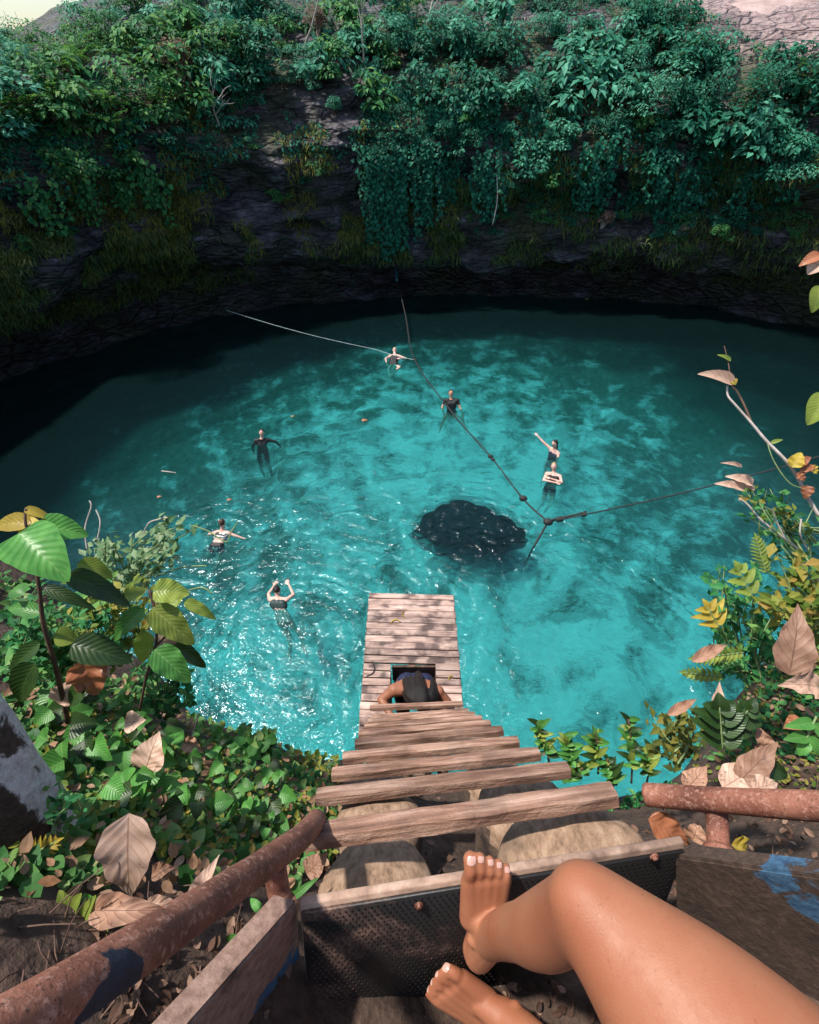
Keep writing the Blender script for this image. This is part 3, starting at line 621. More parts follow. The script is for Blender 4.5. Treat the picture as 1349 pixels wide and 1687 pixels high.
for x in (-.40, .02, .44):
    mb = MB(); mb.box((x, (y0 + y1) / 2 if x != .02 else (hy1 + y1) / 2, DZ - .075), (.035, 0, 0), (0, (y1 - y0) / 2 if x != .02 else (y1 - hy1) / 2, 0), (0, 0, .058), .004); mb.build('beam', M['rung'], deck, False)
for x in (-.30, .34):
    for y in (y0 + .1, y1 - .1): mb = MB(); mb.tube([(x, y, -3.4), (x, y, DZ - .02)], .055, 16, True, .2); mb.build('post', M['bark'], deck)
for s_ in (-1, 1):   # inner ladder under the hatch
    mb = MB(); mb.tube([(s_ * .19 + .01, hy0 + .02, DZ - .05), (s_ * .19 + .01, hy0 + .12, -.8)], .03, 12); mb.build('rail', M['rung'], deck)
for k in range(13):
    z = DZ - .35 - k * .33; mb = MB(); mb.tube([(-.22, hy0 + .04 + .023 * k * .33, z), (.24, hy0 + .04 + .023 * k * .33, z)], .024, 10); mb.build('rung', M['rung'], deck)
for (cx, cy, ax, ay) in ((hx0 - .012, (hy0 + hy1) / 2, .012, (hy1 - hy0) / 2), (hx1 + .012, (hy0 + hy1) / 2, .012, (hy1 - hy0) / 2), ((hx0 + hx1) / 2 + .01, hy1 + .004, (hx1 - hx0) / 2, .012)):
    mb = MB(); mb.box((cx + .02, cy, DZ - .15), (ax, 0, 0), (0, ay, 0), (0, 0, .13), .002); mb.build('added_hatch_board', M['bark'], deck, False)  # deep boards added to hide the bright water and darken the hatch
# thin leaves / twig lying on the planks
for (px, py, rr, ang) in ((652, 1028, .05, .5), (668, 1012, .035, 2.0), (744, 1118, .025, 1.2)):
    c = P(px, py, DZ + .020); mb = MB(); mb.tube(spline([c + Vector((math.cos(ang + t) * rr, math.sin(ang + t) * rr, .002)) for t in (0, .8, 1.6, 2.4)], 4), .006, 6)
    tag(mb.build('curled_leaf', M['bl_yellow']), {652: 'pale curled dry leaf lying mid deck planks', 668: 'small yellow curl of leaf nearest the far end of deck', 744: 'tiny yellowish leaf on planks right of the hatch'}[px], 'leaf')
c = [P(x, y, DZ + .022) for x, y in ((613, 1090), (617, 1100), (614, 1109), (604, 1114))]; mb = MB(); mb.tube(spline(c, 5), .006, 8)
tag(mb.build('strap_loop', M['black_cloth']), 'short curved dark strap loop on the deck left of the hatch', 'strap')

# ------------------------------------------------------------------ ropes over the water
def sag(a, b, n, s): return [a + (b - a) * (i / n) - Vector((0, 0, s * math.sin(math.pi * i / n))) for i in range(n + 1)]
rp = empty('swim_rope', P(903, 860, .25), 'dark knotted rope crossing the pool from far wall to the junction knot', 'rope')
a = P(652, 436, .9); pts = [a, P(655, 462, .7), P(668, 520, .45), P(683, 592, .30), P(745, 680, .18), P(808, 752, .14), P(862, 822, .18), P(903, 860, .28)]
mb = MB(); mb.tube(spline(pts, 8), .020, 8, True, .3); mb.build('cord', M['rope_dark'], rp)
for q, r_ in zip([P(808, 752, .15), P(812, 757, .15), P(862, 821, .19), P(903, 860, .28), P(684, 593, .3)], (.075, .06, .10, .11, .06)):
    mb = MB(); mb.ball(q, (r_, r_ * .8, r_ * .7), 12, 8); mb.build('knot', M['rope_dark'], rp)
mb = MB(); mb.tube(spline([P(647, 433, 1.0), P(651, 432, 1.0), P(652, 445, .9), P(654, 462, .75)], 4), .045, 8); mb.build('blue_end', M['rope_blue'], rp)
r2 = empty('side_rope', P(1100, 820, .4), 'dark taut rope from the junction knot to the right wall', 'rope')
mb = MB(); mb.tube(sag(P(903, 860, .28), P(1400, 738, 2.4), 24, .12), .015, 8); mb.build('cord', M['rope_dark'], r2)
mb = MB(); mb.tube(sag(P(903, 860, .28) + Vector((0, 0, .05)), P(965, 846, .45) + Vector((0, 0, .06)), 10, .02), .02, 8); mb.build('splice', M['rope_dark'], r2)
for q in (P(920, 856, .33), P(924, 855, .33), P(962, 847, .45)): mb = MB(); mb.ball(q, .065, 10, 8); mb.build('knot', M['rope_dark'], r2)
r3 = empty('pale_rope', P(520, 560, .4), 'pale thin rope stretched from left rock wall to the woman in black', 'rope')
mb = MB(); mb.tube(sag(P(372, 511, 1.1), P(620, 576, .25), 20, .10) + sag(P(622, 577, .25), P(684, 593, .30), 8, .03), .010, 8); mb.build('cord', M['rope_pale'], r3)
r4 = empty('tail_rope', P(880, 890, .1), 'short dark rope dropping from the junction knot into the water', 'rope')
mb = MB(); mb.tube(spline([P(903, 860, .28), P(890, 882, .10), P(872, 915, -.15), P(862, 940, -.5)], 6), .024, 8); mb.build('cord', M['rope_dark'], r4)

# ------------------------------------------------------------------ people
def figure(label, origin, J, mat, hair, cloths, faces, voxel=.010, s=1.0, rotz=0.0, fingers=True, hairlen=0.0, group=None, bighair=False):
    """origin: world point; J: joints in metres relative to it (x right, y away, z up)"""
    if abs(origin[2]) < 1: s *= .88; origin = Vector(origin) - Vector((0, 0, .04))
    org = Vector(origin); root = empty('person', org, label, 'person', group); rt = Matrix.Rotation(rotz, 3, 'Z')
    G = {k: org + rt @ (Vector(v) * s) for k, v in J.items()}
    mb = MB(); c = lambda a, b, ra, rb: mb.cone(G[a] if isinstance(a, str) else a, G[b] if isinstance(b, str) else b, ra * s, rb * s)
    hd, nk, ch, pv = G['head'], G['neck'], G['chest'], G['pelvis']; face = (rt @ Vector(faces)).normalized(); upv = (hd - nk).normalized()
    face = (face - upv * face.dot(upv)).normalized(); side = face.cross(upv)
    B3 = Matrix((side, face, upv)).transposed()
    mb.ball(hd, (.072 * s, .090 * s, .110 * s), 20, 14, B3); mb.ball(hd + face * .03 * s - upv * .055 * s, (.050 * s, .055 * s, .055 * s), 14, 10, B3)
    mb.ball(hd + face * .092 * s - upv * .015 * s, (.012 * s, .016 * s, .022 * s), 10, 8, B3)
    for e in (-1, 1): mb.ball(hd + side * e * .074 * s - upv * .01 * s, (.012 * s, .018 * s, .03 * s), 10, 8, B3)
    mb.cone(nk, hd - upv * .05 * s, .050 * s, .048 * s)
    sp_ = (G['shL'] - G['shR']).normalized()
    for t in (-.55, 0, .55): mb.cone(ch + sp_ * t * .16 * s, (ch + pv) / 2 + sp_ * t * .11 * s, .095 * s, .078 * s)
    for t in (-.6, 0, .6): mb.cone((ch + pv) / 2 + sp_ * t * .10 * s, pv + sp_ * t * .14 * s, .080 * s, .100 * s)
    mb.cone(nk - upv * .03 * s, ch, .065 * s, .09 * s)
    for q in 'LR':
        c('sh' + q, nk - upv * .02 * s, .055, .050); c('sh' + q, ch, .058, .09); c('sh' + q, 'el' + q, .050, .037); c('el' + q, 'ha' + q, .038, .023)
        c('hip' + q, pv, .095, .10); c('hip' + q, 'kn' + q, .088, .054); c('kn' + q, 'an' + q, .054, .034)
        kn, an = G['kn' + q], G['an' + q]; mb.ball(kn + (an - kn) * .3, .056 * s, 12, 8)
        h_, e_ = G['ha' + q], G['el' + q]; hd_ = (h_ - e_).normalized(); ws = hd_.cross(Vector((0, 0, 1))); ws = ws.normalized() if ws.length > .1 else Vector((1, 0, 0))
        mb.cone(h_, h_ + hd_ * .06 * s, .026 * s, .032 * s)
        if fingers:
            for i, (o_, L_) in enumerate(((-.030, .065), (-.010, .080), (.010, .075), (.030, .058))): mb.cone(h_ + hd_ * .06 * s + ws * o_ * s, h_ + hd_ * (.07 + L_) * s + ws * o_ * 1.4 * s - Vector((0, 0, .01 * s)), .0115 * s, .0095 * s, 8)
            mb.cone(h_ + hd_ * .02 * s - ws * .028 * s, h_ + hd_ * .065 * s - ws * .07 * s, .0135 * s, .011 * s, 8)
        td = J.get('toe' + q); tdir = (rt @ Vector(td)).normalized() if td else (an - kn).normalized()
        mb.cone(an - tdir * .03 * s, an + tdir * .14 * s, .036 * s, .030 * s); mb.cone(an + tdir * .14 * s, an + tdir * .19 * s, .03 * s, .018 * s)
    link('body', remeshed(mb, 'body', voxel * s), mat, root)
    hb = MB(); hb.ball(hd - face * .016 * s + upv * .022 * s, (.083 * s, .092 * s, .100 * s), 18, 12, B3)
    if hairlen: hb.cone(hd - face * .06 * s, nk - face * .07 * s - upv * hairlen * s, .062 * s, .035 * s)
    else: hb.ball(hd - face * .095 * s, .035 * s, 12, 8)
    if bighair:
        rsx = random.Random(4)
        for q in range(26):
            a = rsx.uniform(0, 6.28); st = hd + upv * .06 * s + side * math.cos(a) * .05 - face * .02; hb.tube(spline([st, hd + side * math.cos(a) * .115 + face * (math.sin(a) * .06 - .02) , nk + side * math.cos(a) * .15 + face * (math.sin(a) * .09 - .03) - upv * rsx.uniform(0, .10)], 4), [.03] * 5 + [.026, .022, .018, .010], 8)
    hm = remeshed(hb, 'hair', .009 * s)
    # clear the face: pull hair vertices in front of the hairline inwards
    for v in hm.vertices:
        r_ = v.co - hd; f_ = r_.dot(face)
        if not bighair and f_ > .02 * s and r_.dot(upv) < .062 * s: v.co -= face * (f_ - .0 * s) * 1.0
    link('hair', hm, hair, root)
    for e in (-1, 1):
        eb = MB(); eb.ball(hd + side * e * .030 * s + face * .080 * s + upv * .004 * s, (.011 * s, .008 * s, .007 * s), 8, 6, B3); eb.build('eye', M['face_dark'], root)
    eb = MB(); eb.ball(hd + face * .083 * s - upv * .058 * s, (.020 * s, .008 * s, .007 * s), 8, 6, B3); eb.build('mouth', M['face_dark'], root)
    for (nm, parts, cm) in cloths:
        cb = MB(); i_ = .010
        if 'torso' in parts:
            for t in (-.55, 0, .55): cb.cone(ch + sp_ * t * .14 * s, (ch + pv) / 2 + sp_ * t * .11 * s, (.095 + i_) * s, (.078 + i_) * s)
            for t in (-.6, 0, .6): cb.cone((ch + pv) / 2 + sp_ * t * .10 * s, pv + sp_ * t * .14 * s, (.080 + i_) * s, (.100 + i_) * s)
        if 'straps' in parts:
            for q in 'LR': cb.cone(ch + (nk - ch) * .2 + (G['sh' + q] - ch) * .3, ch + (nk - ch) * .8 + (G['sh' + q] - nk) * .5, .05 * s, .045 * s)
        if 'bra' in parts:
            for t in (-.6, 0, .6): cb.cone(ch + sp_ * t * .15 * s, ch + (pv - ch) * .16 + sp_ * t * .14 * s, (.095 + i_) * s, (.090 + i_) * s)
        if 'brief' in parts:
            for t in (-.6, 0, .6): cb.cone(pv + (ch - pv) * .10 + sp_ * t * .13 * s, pv + sp_ * t * .14 * s, (.096 + i_) * s, (.101 + i_) * s)
            for q in 'LR': cb.cone(G['hip' + q], G['hip' + q] + (G['kn' + q] - G['hip' + q]) * .16, .099 * s, .090 * s)
        if 'shoulders' in parts:
            cb.cone(nk - upv * .045 * s, ch, (.070) * s, .10 * s)
            for q in 'LR': cb.cone(G['sh' + q], nk - upv * .03 * s, .063 * s, .056 * s); cb.cone(G['sh' + q], ch, .066 * s, .10 * s); cb.cone(G['sh' + q], G['sh' + q] + (G['el' + q] - G['sh' + q]) * (.97 if 'sleeves' in parts else .5), .058 * s, .048 * s)
        if 'sleeves' in parts:
            for q in 'LR': cb.cone(G['el' + q], G['ha' + q], .047 * s, .031 * s)
        if 'legs' in parts:
            for q in 'LR': cb.cone(pv, G['hip' + q], .11 * s, .104 * s); cb.cone(G['hip' + q], G['kn' + q], .097 * s, .063 * s); cb.cone(G['kn' + q], G['an' + q], .065 * s, .043 * s)
        link(nm, remeshed(cb, nm, voxel * s), cm, root)
    return root

# 1 floating woman in a black swimsuit holding the pale rope
o = P(649, 594, 0)
figure('pale woman in a black swimsuit floating by the pale rope, arms bent', o, dict(head=(.02, .42, .28), neck=(.02, .24, .18), chest=(.01, .10, .10), pelvis=(-.03, -.25, -.05), shL=(.20, .19, .13), shR=(-.17, .19, .13), elL=(.44, .08, .10), haL=(.24, -.06, .16), elR=(-.33, .02, .10), haR=(-.28, -.14, .02),
    hipL=(.08, -.32, -.06), hipR=(-.13, -.32, -.08), knL=(.22, -.55, .04), knR=(-.20, -.66, -.03), anL=(-.02, -.92, -.05), anR=(-.14, -1.0, -.10)), M['fair'], M['blond_hair'], [('swimsuit', ('torso', 'straps'), M['black_cloth'])], (0, -.5, 1), s=1.05)
# 2 woman on the rope
o = P(743, 674, -.05)
figure('woman with dark hair in a black top sitting on the knotted rope', o, dict(head=(-.02, .22, .52), neck=(-.01, .14, .34), chest=(0, .06, .20), pelvis=(.02, -.08, -.16), shL=(.20, .12, .30), shR=(-.20, .12, .30), elL=(.30, -.02, .10), haL=(.36, -.22, .0), elR=(-.30, .02, .10), haR=(-.26, -.18, -.02),
    hipL=(.12, -.14, -.18), hipR=(-.08, -.14, -.18), knL=(.34, -.42, -.08), knR=(-.24, -.46, -.02), anL=(.44, -.70, -.34), anR=(-.38, -.88, -.14)), M['mid'], M['dark_hair'], [('rash_top', ('torso', 'shoulders'), M['black_cloth'])], (.1, -1, .5), s=1.05)
# 3 person in black wetsuit
o = P(433, 736, -.15)
figure('person in a black wetsuit treading water, one arm stretched to the side', o, dict(head=(.04, .10, .52), neck=(.02, .04, .34), chest=(0, 0, .16), pelvis=(-.02, -.06, -.24), shL=(.21, .04, .28), shR=(-.19, .02, .26), elL=(.42, .06, .20), haL=(.58, .00, .02), elR=(-.30, -.12, .06), haR=(-.20, -.34, -.02),
    hipL=(.08, -.10, -.28), hipR=(-.12, -.10, -.28), knL=(.12, -.20, -.66), knR=(-.14, -.26, -.64), anL=(.10, -.10, -1.05), anR=(-.16, -.12, -1.0)), M['fair'], M['dark_hair'], [('wetsuit', ('torso', 'shoulders', 'sleeves', 'legs'), M['black_cloth'])], (.15, -1, .6), s=1.0)
# 4 standing woman pointing left
o = P(908, 754, -.15)
figure('dark haired woman in a dark top raising one arm above the water', o, dict(head=(.02, .06, .54), neck=(.05, .02, .36), chest=(.05, -.02, .18), pelvis=(.04, -.04, -.24), shL=(.16, -.10, .26), shR=(-.05, .12, .30), elL=(.10, -.30, .06), haL=(-.16, -.26, .06), elR=(-.26, .26, .44), haR=(-.42, .42, .56),
    hipL=(.10, -.10, -.28), hipR=(-.03, .02, -.28), knL=(.08, -.18, -.66), knR=(-.10, -.02, -.66), anL=(.08, -.05, -1.05), anR=(-.08, .05, -1.05)), M['fair'], M['dark_hair'], [('swim_top', ('torso',), M['navy_cloth'])], (-1, -.35, .25), s=1.0, hairlen=.08)
# 5 floating woman with folded arms
o = P(910, 788, .03)
figure('fair haired woman in a dark bikini with folded arms in the water', o, dict(head=(.02, .18, .34), neck=(.03, .08, .18), chest=(.0, -.02, .06), pelvis=(-.06, -.16, -.30), shL=(.20, .00, .12), shR=(-.16, .10, .14), elL=(.22, -.20, .06), haL=(-.10, -.10, .12), elR=(-.28, -.10, .06), haR=(.02, -.24, .08),
    hipL=(.03, -.20, -.34), hipR=(-.16, -.16, -.34), knL=(-.02, -.40, -.62), knR=(-.24, -.36, -.60), anL=(-.05, -.25, -.98), anR=(-.25, -.2, -.96)), M['fair'], M['blond_hair'], [('swimsuit', ('bra', 'brief'), M['black_cloth'])], (-.5, -1, .6), s=1.0, hairlen=.05)
# 6 swimmer from behind, arm out right
o = P(366, 886, 0)
figure('woman in a bikini seen from behind, one arm reaching out right', o, dict(head=(.03, .20, .38), neck=(.02, .10, .22), chest=(.0, .0, .12), pelvis=(-.08, -.24, -.02), shL=(-.17, .08, .15), shR=(.18, .04, .17), elL=(-.36, .14, .04), haL=(-.50, .20, -.04), elR=(.36, .0, .12), haR=(.58, -.02, .03),
    hipL=(-.18, -.30, -.06), hipR=(.02, -.32, -.06), knL=(-.34, -.50, -.22), knR=(-.02, -.60, -.28), anL=(-.58, -.74, -.36), anR=(-.16, -.90, -.42)), M['fair'], M['brown_hair'], [('bikini_top', ('bra',), M['stripe_cloth']), ('bikini_bottom', ('brief',), M['black_cloth'])], (.25, 1, .2), s=.98)
# 7 swimmer from behind, arms up
o = P(456, 990, 0)
figure('woman with tied dark hair swimming away, both arms bent forward', o, dict(head=(.0, .16, .22), neck=(.02, .04, .12), chest=(.05, -.08, .05), pelvis=(.20, -.38, -.16), shL=(-.15, .02, .08), shR=(.22, .0, .08), elL=(-.24, .20, .02), haL=(-.15, .42, .05), elR=(.34, .18, .04), haR=(.20, .42, .10),
    hipL=(.14, -.42, -.22), hipR=(.30, -.38, -.22), knL=(.30, -.60, -.50), knR=(.54, -.56, -.46), anL=(.36, -.95, -.62), anR=(.68, -.88, -.56)), M['fair'], M['dark_hair'], [('bikini_top', ('bra',), M['pattern_cloth'])], (-.1, 1, .3), s=1.0)
# 8 woman climbing out through the hatch
o = Vector((.055, hy0 + .14, DZ))
figure('dark haired woman in navy top climbing up through the deck hatch', o, dict(head=(.04, -.11, .25), neck=(.03, .02, .15), chest=(.0, .13, .04), pelvis=(-.02, .27, -.26), shL=(.19, .0, .16), shR=(-.19, .02, .15), elL=(.27, -.05, .10), haL=(.17, -.23, .10), elR=(-.30, -.04, .10), haR=(-.17, -.24, .10),
    hipL=(.08, .26, -.32), hipR=(-.12, .26, -.32), knL=(.10, .08, -.70), knR=(-.12, .02, -.56), anL=(.08, .14, -1.14), anR=(-.10, .14, -.98), toeL=(0, -1, -.1), toeR=(0, -1, -.1)), M['brown'], M['dark_hair'], [('strap_top', ('torso',), M['navy_cloth']), ('shorts', ('brief',), M['black_cloth'])], (.05, -1, .15), s=1.0, hairlen=.16, voxel=.008, bighair=True)

# 9 the sitting person: long bare legs, feet on the board
def Wc(x, v, d): return Vector((x, d * CP - v * SP, EYE - d * SP - v * CP))
mb = MB(); root = empty('person', Wc(.40, .75, .45), 'person sitting with tanned bare legs, feet on the black foot board', 'person')
def chain(pts, rad, n=26, sq=None):
    pp = spline(pts, 22); rr = [v.x for v in spline([Vector((r_, 0, 0)) for r_ in rad], 22)]
    for p_, r_ in zip(pp[::3], rr[::3]): mb.ball(p_, float(r_) * .995, n, 16)
    mb.tube(pp, [float(x) for x in rr], n)
knee = W(968, 1492, .555); heel = W(786, 1560, .895); ank = W(806, 1548, .855)
toeC = W(800, 1432, .842)
# thigh / knee
hipc = Wc(.465, .65, .33)
d_ = (hipc - knee)
chain([knee, knee + d_ * .15, knee + d_ * .38, knee + d_ * .7, hipc], [.049, .067, .094, .110, .112])
mb.ball(W(962, 1482, .548), .045, 24, 16); mb.ball(W(945, 1500, .575), .043, 24, 16)
# calf / shin
d_ = ank - knee
chain([knee + d_ * .02, knee + d_ * .2 + Vector((.004, -.004, -.004)), knee + d_ * .42 + Vector((.004, -.008, -.004)), knee + d_ * .72, ank + d_ * -.02], [.045, .048, .048, .036, .030])
def foot(heel, ball_c, bigdir, ank, upn, toes, sc=1.0, mirror=1, curl=.0):
    """heel, ball centre, direction across towards the big toe, ankle, sole-to-top normal"""
    f = (ball_c - heel).normalized(); bigdir = (bigdir - f * bigdir.dot(f)).normalized(); upn = upn.normalized()
    nails = []; L = (ball_c - heel).length
    mb.ball(heel + upn * .004, .029 * sc, 22, 14); mb.cone(heel, heel + f * L * .5 - bigdir * .010 * sc, .027 * sc, .023 * sc)
    mb.cone(ank, heel + upn * .012, .031 * sc, .028 * sc)
    mb.cone(ank, heel + f * L * .55 + upn * .018 * sc + bigdir * .008 * sc, .032 * sc, .021 * sc)
    for (t, r0, r1) in ((.030, .021, .0165), (.013, .020, .0155), (-.003, .019, .015), (-.019, .018, .0145), (-.033, .017, .0135)):
        mb.cone(heel + f * L * .5 + upn * .006 * sc + bigdir * t * .75 * sc, ball_c + bigdir * t * sc - f * (.030 - abs(.02 - t)) * .25 * sc, r0 * sc, r1 * sc)
    for m_ in (-1, 1): mb.ball(ank + bigdir * .029 * m_ * sc + upn * .0 , .0135 * sc, 14, 10)
    for (t, L_, r_, sp_) in toes:
        b0 = ball_c + bigdir * t * sc + f * .004; dirn = (f + bigdir * sp_).normalized(); mid = b0 + dirn * L_ * .55 * sc + upn * .005 * sc; tip = b0 + dirn * L_ * sc - upn * (.005 + curl) * sc
        mb.cone(b0 - dirn * .01, mid, r_ * 1.05 * sc, r_ * .92 * sc, 14); mb.cone(mid, tip, r_ * .92 * sc, r_ * 1.0 * sc, 14)
        nails.append((tip + upn * r_ * .62 * sc + dirn * r_ * .35 * sc, dirn, r_ * sc, upn * .82 + dirn * .5))
    return nails
TOES = [(.032, .040, .0125, .02), (.0125, .041, .0088, .04), (-.0045, .034, .0082, .02), (-.0195, .028, .0078, -.02), (-.034, .018, .0080, -.06)]
up1 = (bn * 1.0).normalized()
nl = foot(heel, W(801, 1448, .848), Vector((-1, 0, .05)), ank, up1, TOES, .98)
# left foot, resting on the ground past the board's lower edge
h2 = W(842, 1694, .955); b2 = W(742, 1628, .935); a2 = W(832, 1678, .915)
up2 = (Vector((0, 0, EYE)) - b2).normalized()
nl2 = foot(h2, b2, W(757, 1600, .93) - W(727, 1656, .94), a2, up2, [(.030, .036, .0130, .10), (.010, .042, .0088, .02), (-.008, .038, .0082, -.04), (-.024, .032, .0078, -.10), (-.038, .026, .0075, -.16)], 1.0)
k2 = a2 + Wc(.27, .05, -.33) - Wc(0, 0, 0)
k2 = a2 + (Wc(.30, -.02, -.30) - Vector((0, 0, EYE)))
d_ = k2 - a2; chain([a2, a2 + d_ * .3, a2 + d_ * .6, k2], [.031, .038, .053, .054])
hip2 = Wc(.30, .80, .18); chain([k2, k2 + (hip2 - k2) * .5, hip2], [.056, .074, .09])
pel = (hipc + hip2) / 2 + Vector((0, -.03, .02)); mb.cone(hipc, pel, .10, .12); mb.cone(hip2, pel, .10, .12)
torso = [pel, pel + Vector((-.02, -.05, .22)), pel + Vector((-.03, -.06, .42))]
chain(torso, [.135, .12, .14]); ch_ = torso[-1]; nk_ = ch_ + Vector((0, -.01, .15)); hd_ = nk_ + Vector((0, .0, .17))
mb.cone(ch_, nk_, .10, .055); mb.cone(nk_, hd_, .05, .05); mb.ball(hd_, (.074, .092, .112), 20, 14)
mb.ball(hd_ + Vector((0, .092, -.01)), (.013, .018, .024), 10, 8)
for s_ in (-1, 1):
    sh = ch_ + Vector((.19 * s_, -.01, .10)); el = sh + Vector((.12 * s_, -.10, -.27)); ha = el + Vector((.02 * s_, -.14, -.20)); mb.cone(sh, ch_, .055, .09); mb.cone(sh, el, .048, .038); mb.cone(el, ha, .038, .026); mb.cone(ha, ha + Vector((0, -.06, -.02)), .028, .03)
    for i in range(4): mb.cone(ha + Vector((-.03 + i * .02, -.06, -.02)), ha + Vector((-.04 + i * .027, -.14, -.03)), .011, .009, 8)
    mb.cone(ha, ha + Vector((-.05 * s_, -.05, -.02)), .013, .011, 8)
bm_ = remeshed(mb, 'body', .0034, 4)
co = np.empty(len(bm_.vertices) * 3, dtype=np.float32); bm_.vertices.foreach_get('co', co); co = co.reshape(-1, 3); ed = np.empty(len(bm_.edges) * 2, dtype=np.int32); bm_.edges.foreach_get('vertices', ed); ed = ed.reshape(-1, 2)
wt = np.ones(len(co)) * .55
for c_, r_ in (((heel + toeC) / 2, .155), ((h2 + b2) / 2, .13)):
    dd = np.linalg.norm(co - np.array(c_), axis=1); wt *= np.clip((dd - r_ * .8) / (r_ * .35), 0, 1)
deg = np.bincount(ed.ravel(), minlength=len(co))[:, None]
for _ in range(150):
    acc = np.zeros_like(co)
    for a_, b_ in ((0, 1), (1, 0)):
        for k_ in range(3): acc[:, k_] += np.bincount(ed[:, a_], weights=co[ed[:, b_], k_], minlength=len(co))
    co += ((acc / np.maximum(deg, 1)) - co) * wt[:, None]
bm_.vertices.foreach_set('co', co.astype(np.float32).ravel()); bm_.update()
body = link('body', bm_, M['tan'], root)
# bathing shorts on the hips, hair (outside the picture)
sm = MB(); sm.cone(hipc, pel, .107, .128); sm.cone(hip2, pel, .107, .128); sm.cone(pel, torso[1], .142, .13); link('swimsuit', remeshed(sm, 'swimsuit', .01), M['black_cloth'], root)
hb = MB(); hb.ball(hd_ + Vector((0, -.02, .02)), (.085, .092, .10), 18, 12); hb.cone(hd_ + Vector((0, -.07, 0)), nk_ + Vector((0, -.09, -.12)), .06, .04); link('hair', remeshed(hb, 'hair', .01), M['brown_hair'], root)
nbv = BVHTree.FromPolygons([tuple(v.co) for v in body.data.vertices], [tuple(p.vertices) for p in body.data.polygons])
for (c, dr, r_, un) in nl + nl2:
    un = un.normalized(); hit = nbv.ray_cast(c + un * .05, -un)
    if hit[0] is None: continue
    dr2 = (dr - un * dr.dot(un)).normalized(); sd = dr2.cross(un); V = []; F = []
    for i in range(6):
        for j in range(6):
            a = (i / 5 - .5) * 1.45; b = (j / 5 - .5) * 1.25; rr = 1 if abs(a) + abs(b) < 1.05 else .9
            p0 = hit[0] + sd * a * r_ * rr + dr2 * b * r_ * rr; hh = nbv.find_nearest(p0)
            V.append(hh[0] + hh[1] * .0008)
    F = [(i * 6 + j, (i + 1) * 6 + j, (i + 1) * 6 + j + 1, i * 6 + j + 1) for i in range(5) for j in range(5)]
    link('toenail', mesh_py('toenail', V, F), M['nail'], root)

# ------------------------------------------------------------------ far vegetation on the cliff
TO_EYE = Vector((0, -.8, .5))
def shrub_meshes(seed, leaf, nleaf, spread, tmpl=LEAF, flat=.6, droop=.2):
    rs = np.random.RandomState(seed); k = 7 + seed % 4
    cen = np.column_stack([rs.normal(0, spread, k), rs.normal(0, spread * .7, k), rs.uniform(.15, .9, k)]); rad = rs.uniform(.18, .42, k)
    idx = rs.randint(0, k, nleaf); d = rs.normal(0, 1, (nleaf, 3)); d /= np.linalg.norm(d, axis=1)[:, None]; d[:, 2] = np.abs(d[:, 2]) * .9 - .25
    loc = cen[idx] + d * (rad[idx] * rs.uniform(.55, 1.05, nleaf))[:, None]
    nrm = d * .5 + np.array([0, -.35, 1.0]); fr_ = frames(nleaf, nrm, .28, d + np.array([0, 0, -droop]), .35, rs)
    me = scatter('foliage', tmpl, loc, fr_, leaf * rs.uniform(.6, 1.25, nleaf))
    sb = MB()
    for c, r_ in zip(cen, rad):
        c = Vector(c); mid = c * .5 + Vector((rs.normal(0, .06), rs.normal(0, .06), 0)); sb.tube([Vector((0, 0, -.15)), mid, c], [.022, .014, .007], 5, False)
        for q in range(4):
            e = c + Vector(rs.normal(0, 1, 3)).normalized() * r_ * .9; sb.tube([mid.lerp(c, .7), e], [.008, .004], 4, False)
    return me, sb.mesh('stem')
def vine_meshes(seed, n_str, length, leaf, tmpl=HEART):
    rs = np.random.RandomState(seed); L = []; sb = MB()
    for s_ in range(n_str):
        x = rs.normal(0, .35); y = rs.normal(0, .08); ln = length * rs.uniform(.45, 1.0); ph = rs.uniform(0, 6); pts = [Vector((x + .10 * math.sin(t * 4 + ph), y - .05 + .04 * math.sin(t * 6), -t * ln)) for t in np.linspace(0, 1, 9)]
        sb.tube(pts, .010, 4, False)
        for t in np.linspace(0, 1, int(ln * 22)):
            i = min(int(t * 8), 7); p = pts[i].lerp(pts[i + 1], t * 8 - i); L.append((p.x + rs.normal(0, .09), p.y - abs(rs.normal(0, .08)), p.z + rs.normal(0, .04)))
    L = np.array(L); me = scatter('foliage', tmpl, L, frames(len(L), (0, -1, .55), .35, (0, 0, -1), .35, rs), leaf * rs.uniform(.6, 1.3, len(L))); return me, sb.mesh('stem')
def fern_frond(mb_loc, base, dirn, up, L, w, n=13):
    """pinnate frond as a list of leaf placements"""
    base = Vector(base); dirn = Vector(dirn).normalized(); up = Vector(up); up = (up - dirn * up.dot(dirn)).normalized(); sd = dirn.cross(up); out = []
    for i in range(n):
        t = (i + .5) / n; p = base + dirn * L * t + up * (L * .25 * math.sin(t * 2.2) - L * .30 * t * t); ll = w * math.sin(math.pi * (.12 + .80 * t)) ** .7
        for s_ in (-1, 1): out.append((p, (sd * s_ + dirn * .45).normalized(), up + sd * s_ * .1, ll))
    p = base + dirn * L * 1.0 - up * L * .08; out.append((p, dirn, up, w * .6)); return out
_s = [(.0, 0), (.20, .15), (.29, .38), (.24, .64), (.10, .87), (0, 1)]
LEAF2 = (np.array([(0, .45, -.01)] + [(x, y, .25 * x + .03 * math.sin(y * 9)) for x, y in _s] + [(-x, y, .25 * x - .03 * math.sin(y * 7)) for x, y in _s[-2:0:-1]], float), [(0, i, i % 10 + 1) for i in range(1, 11)])
NARROW = (LEAF[0] * np.array([.62, 1, 1]), LEAF[1])
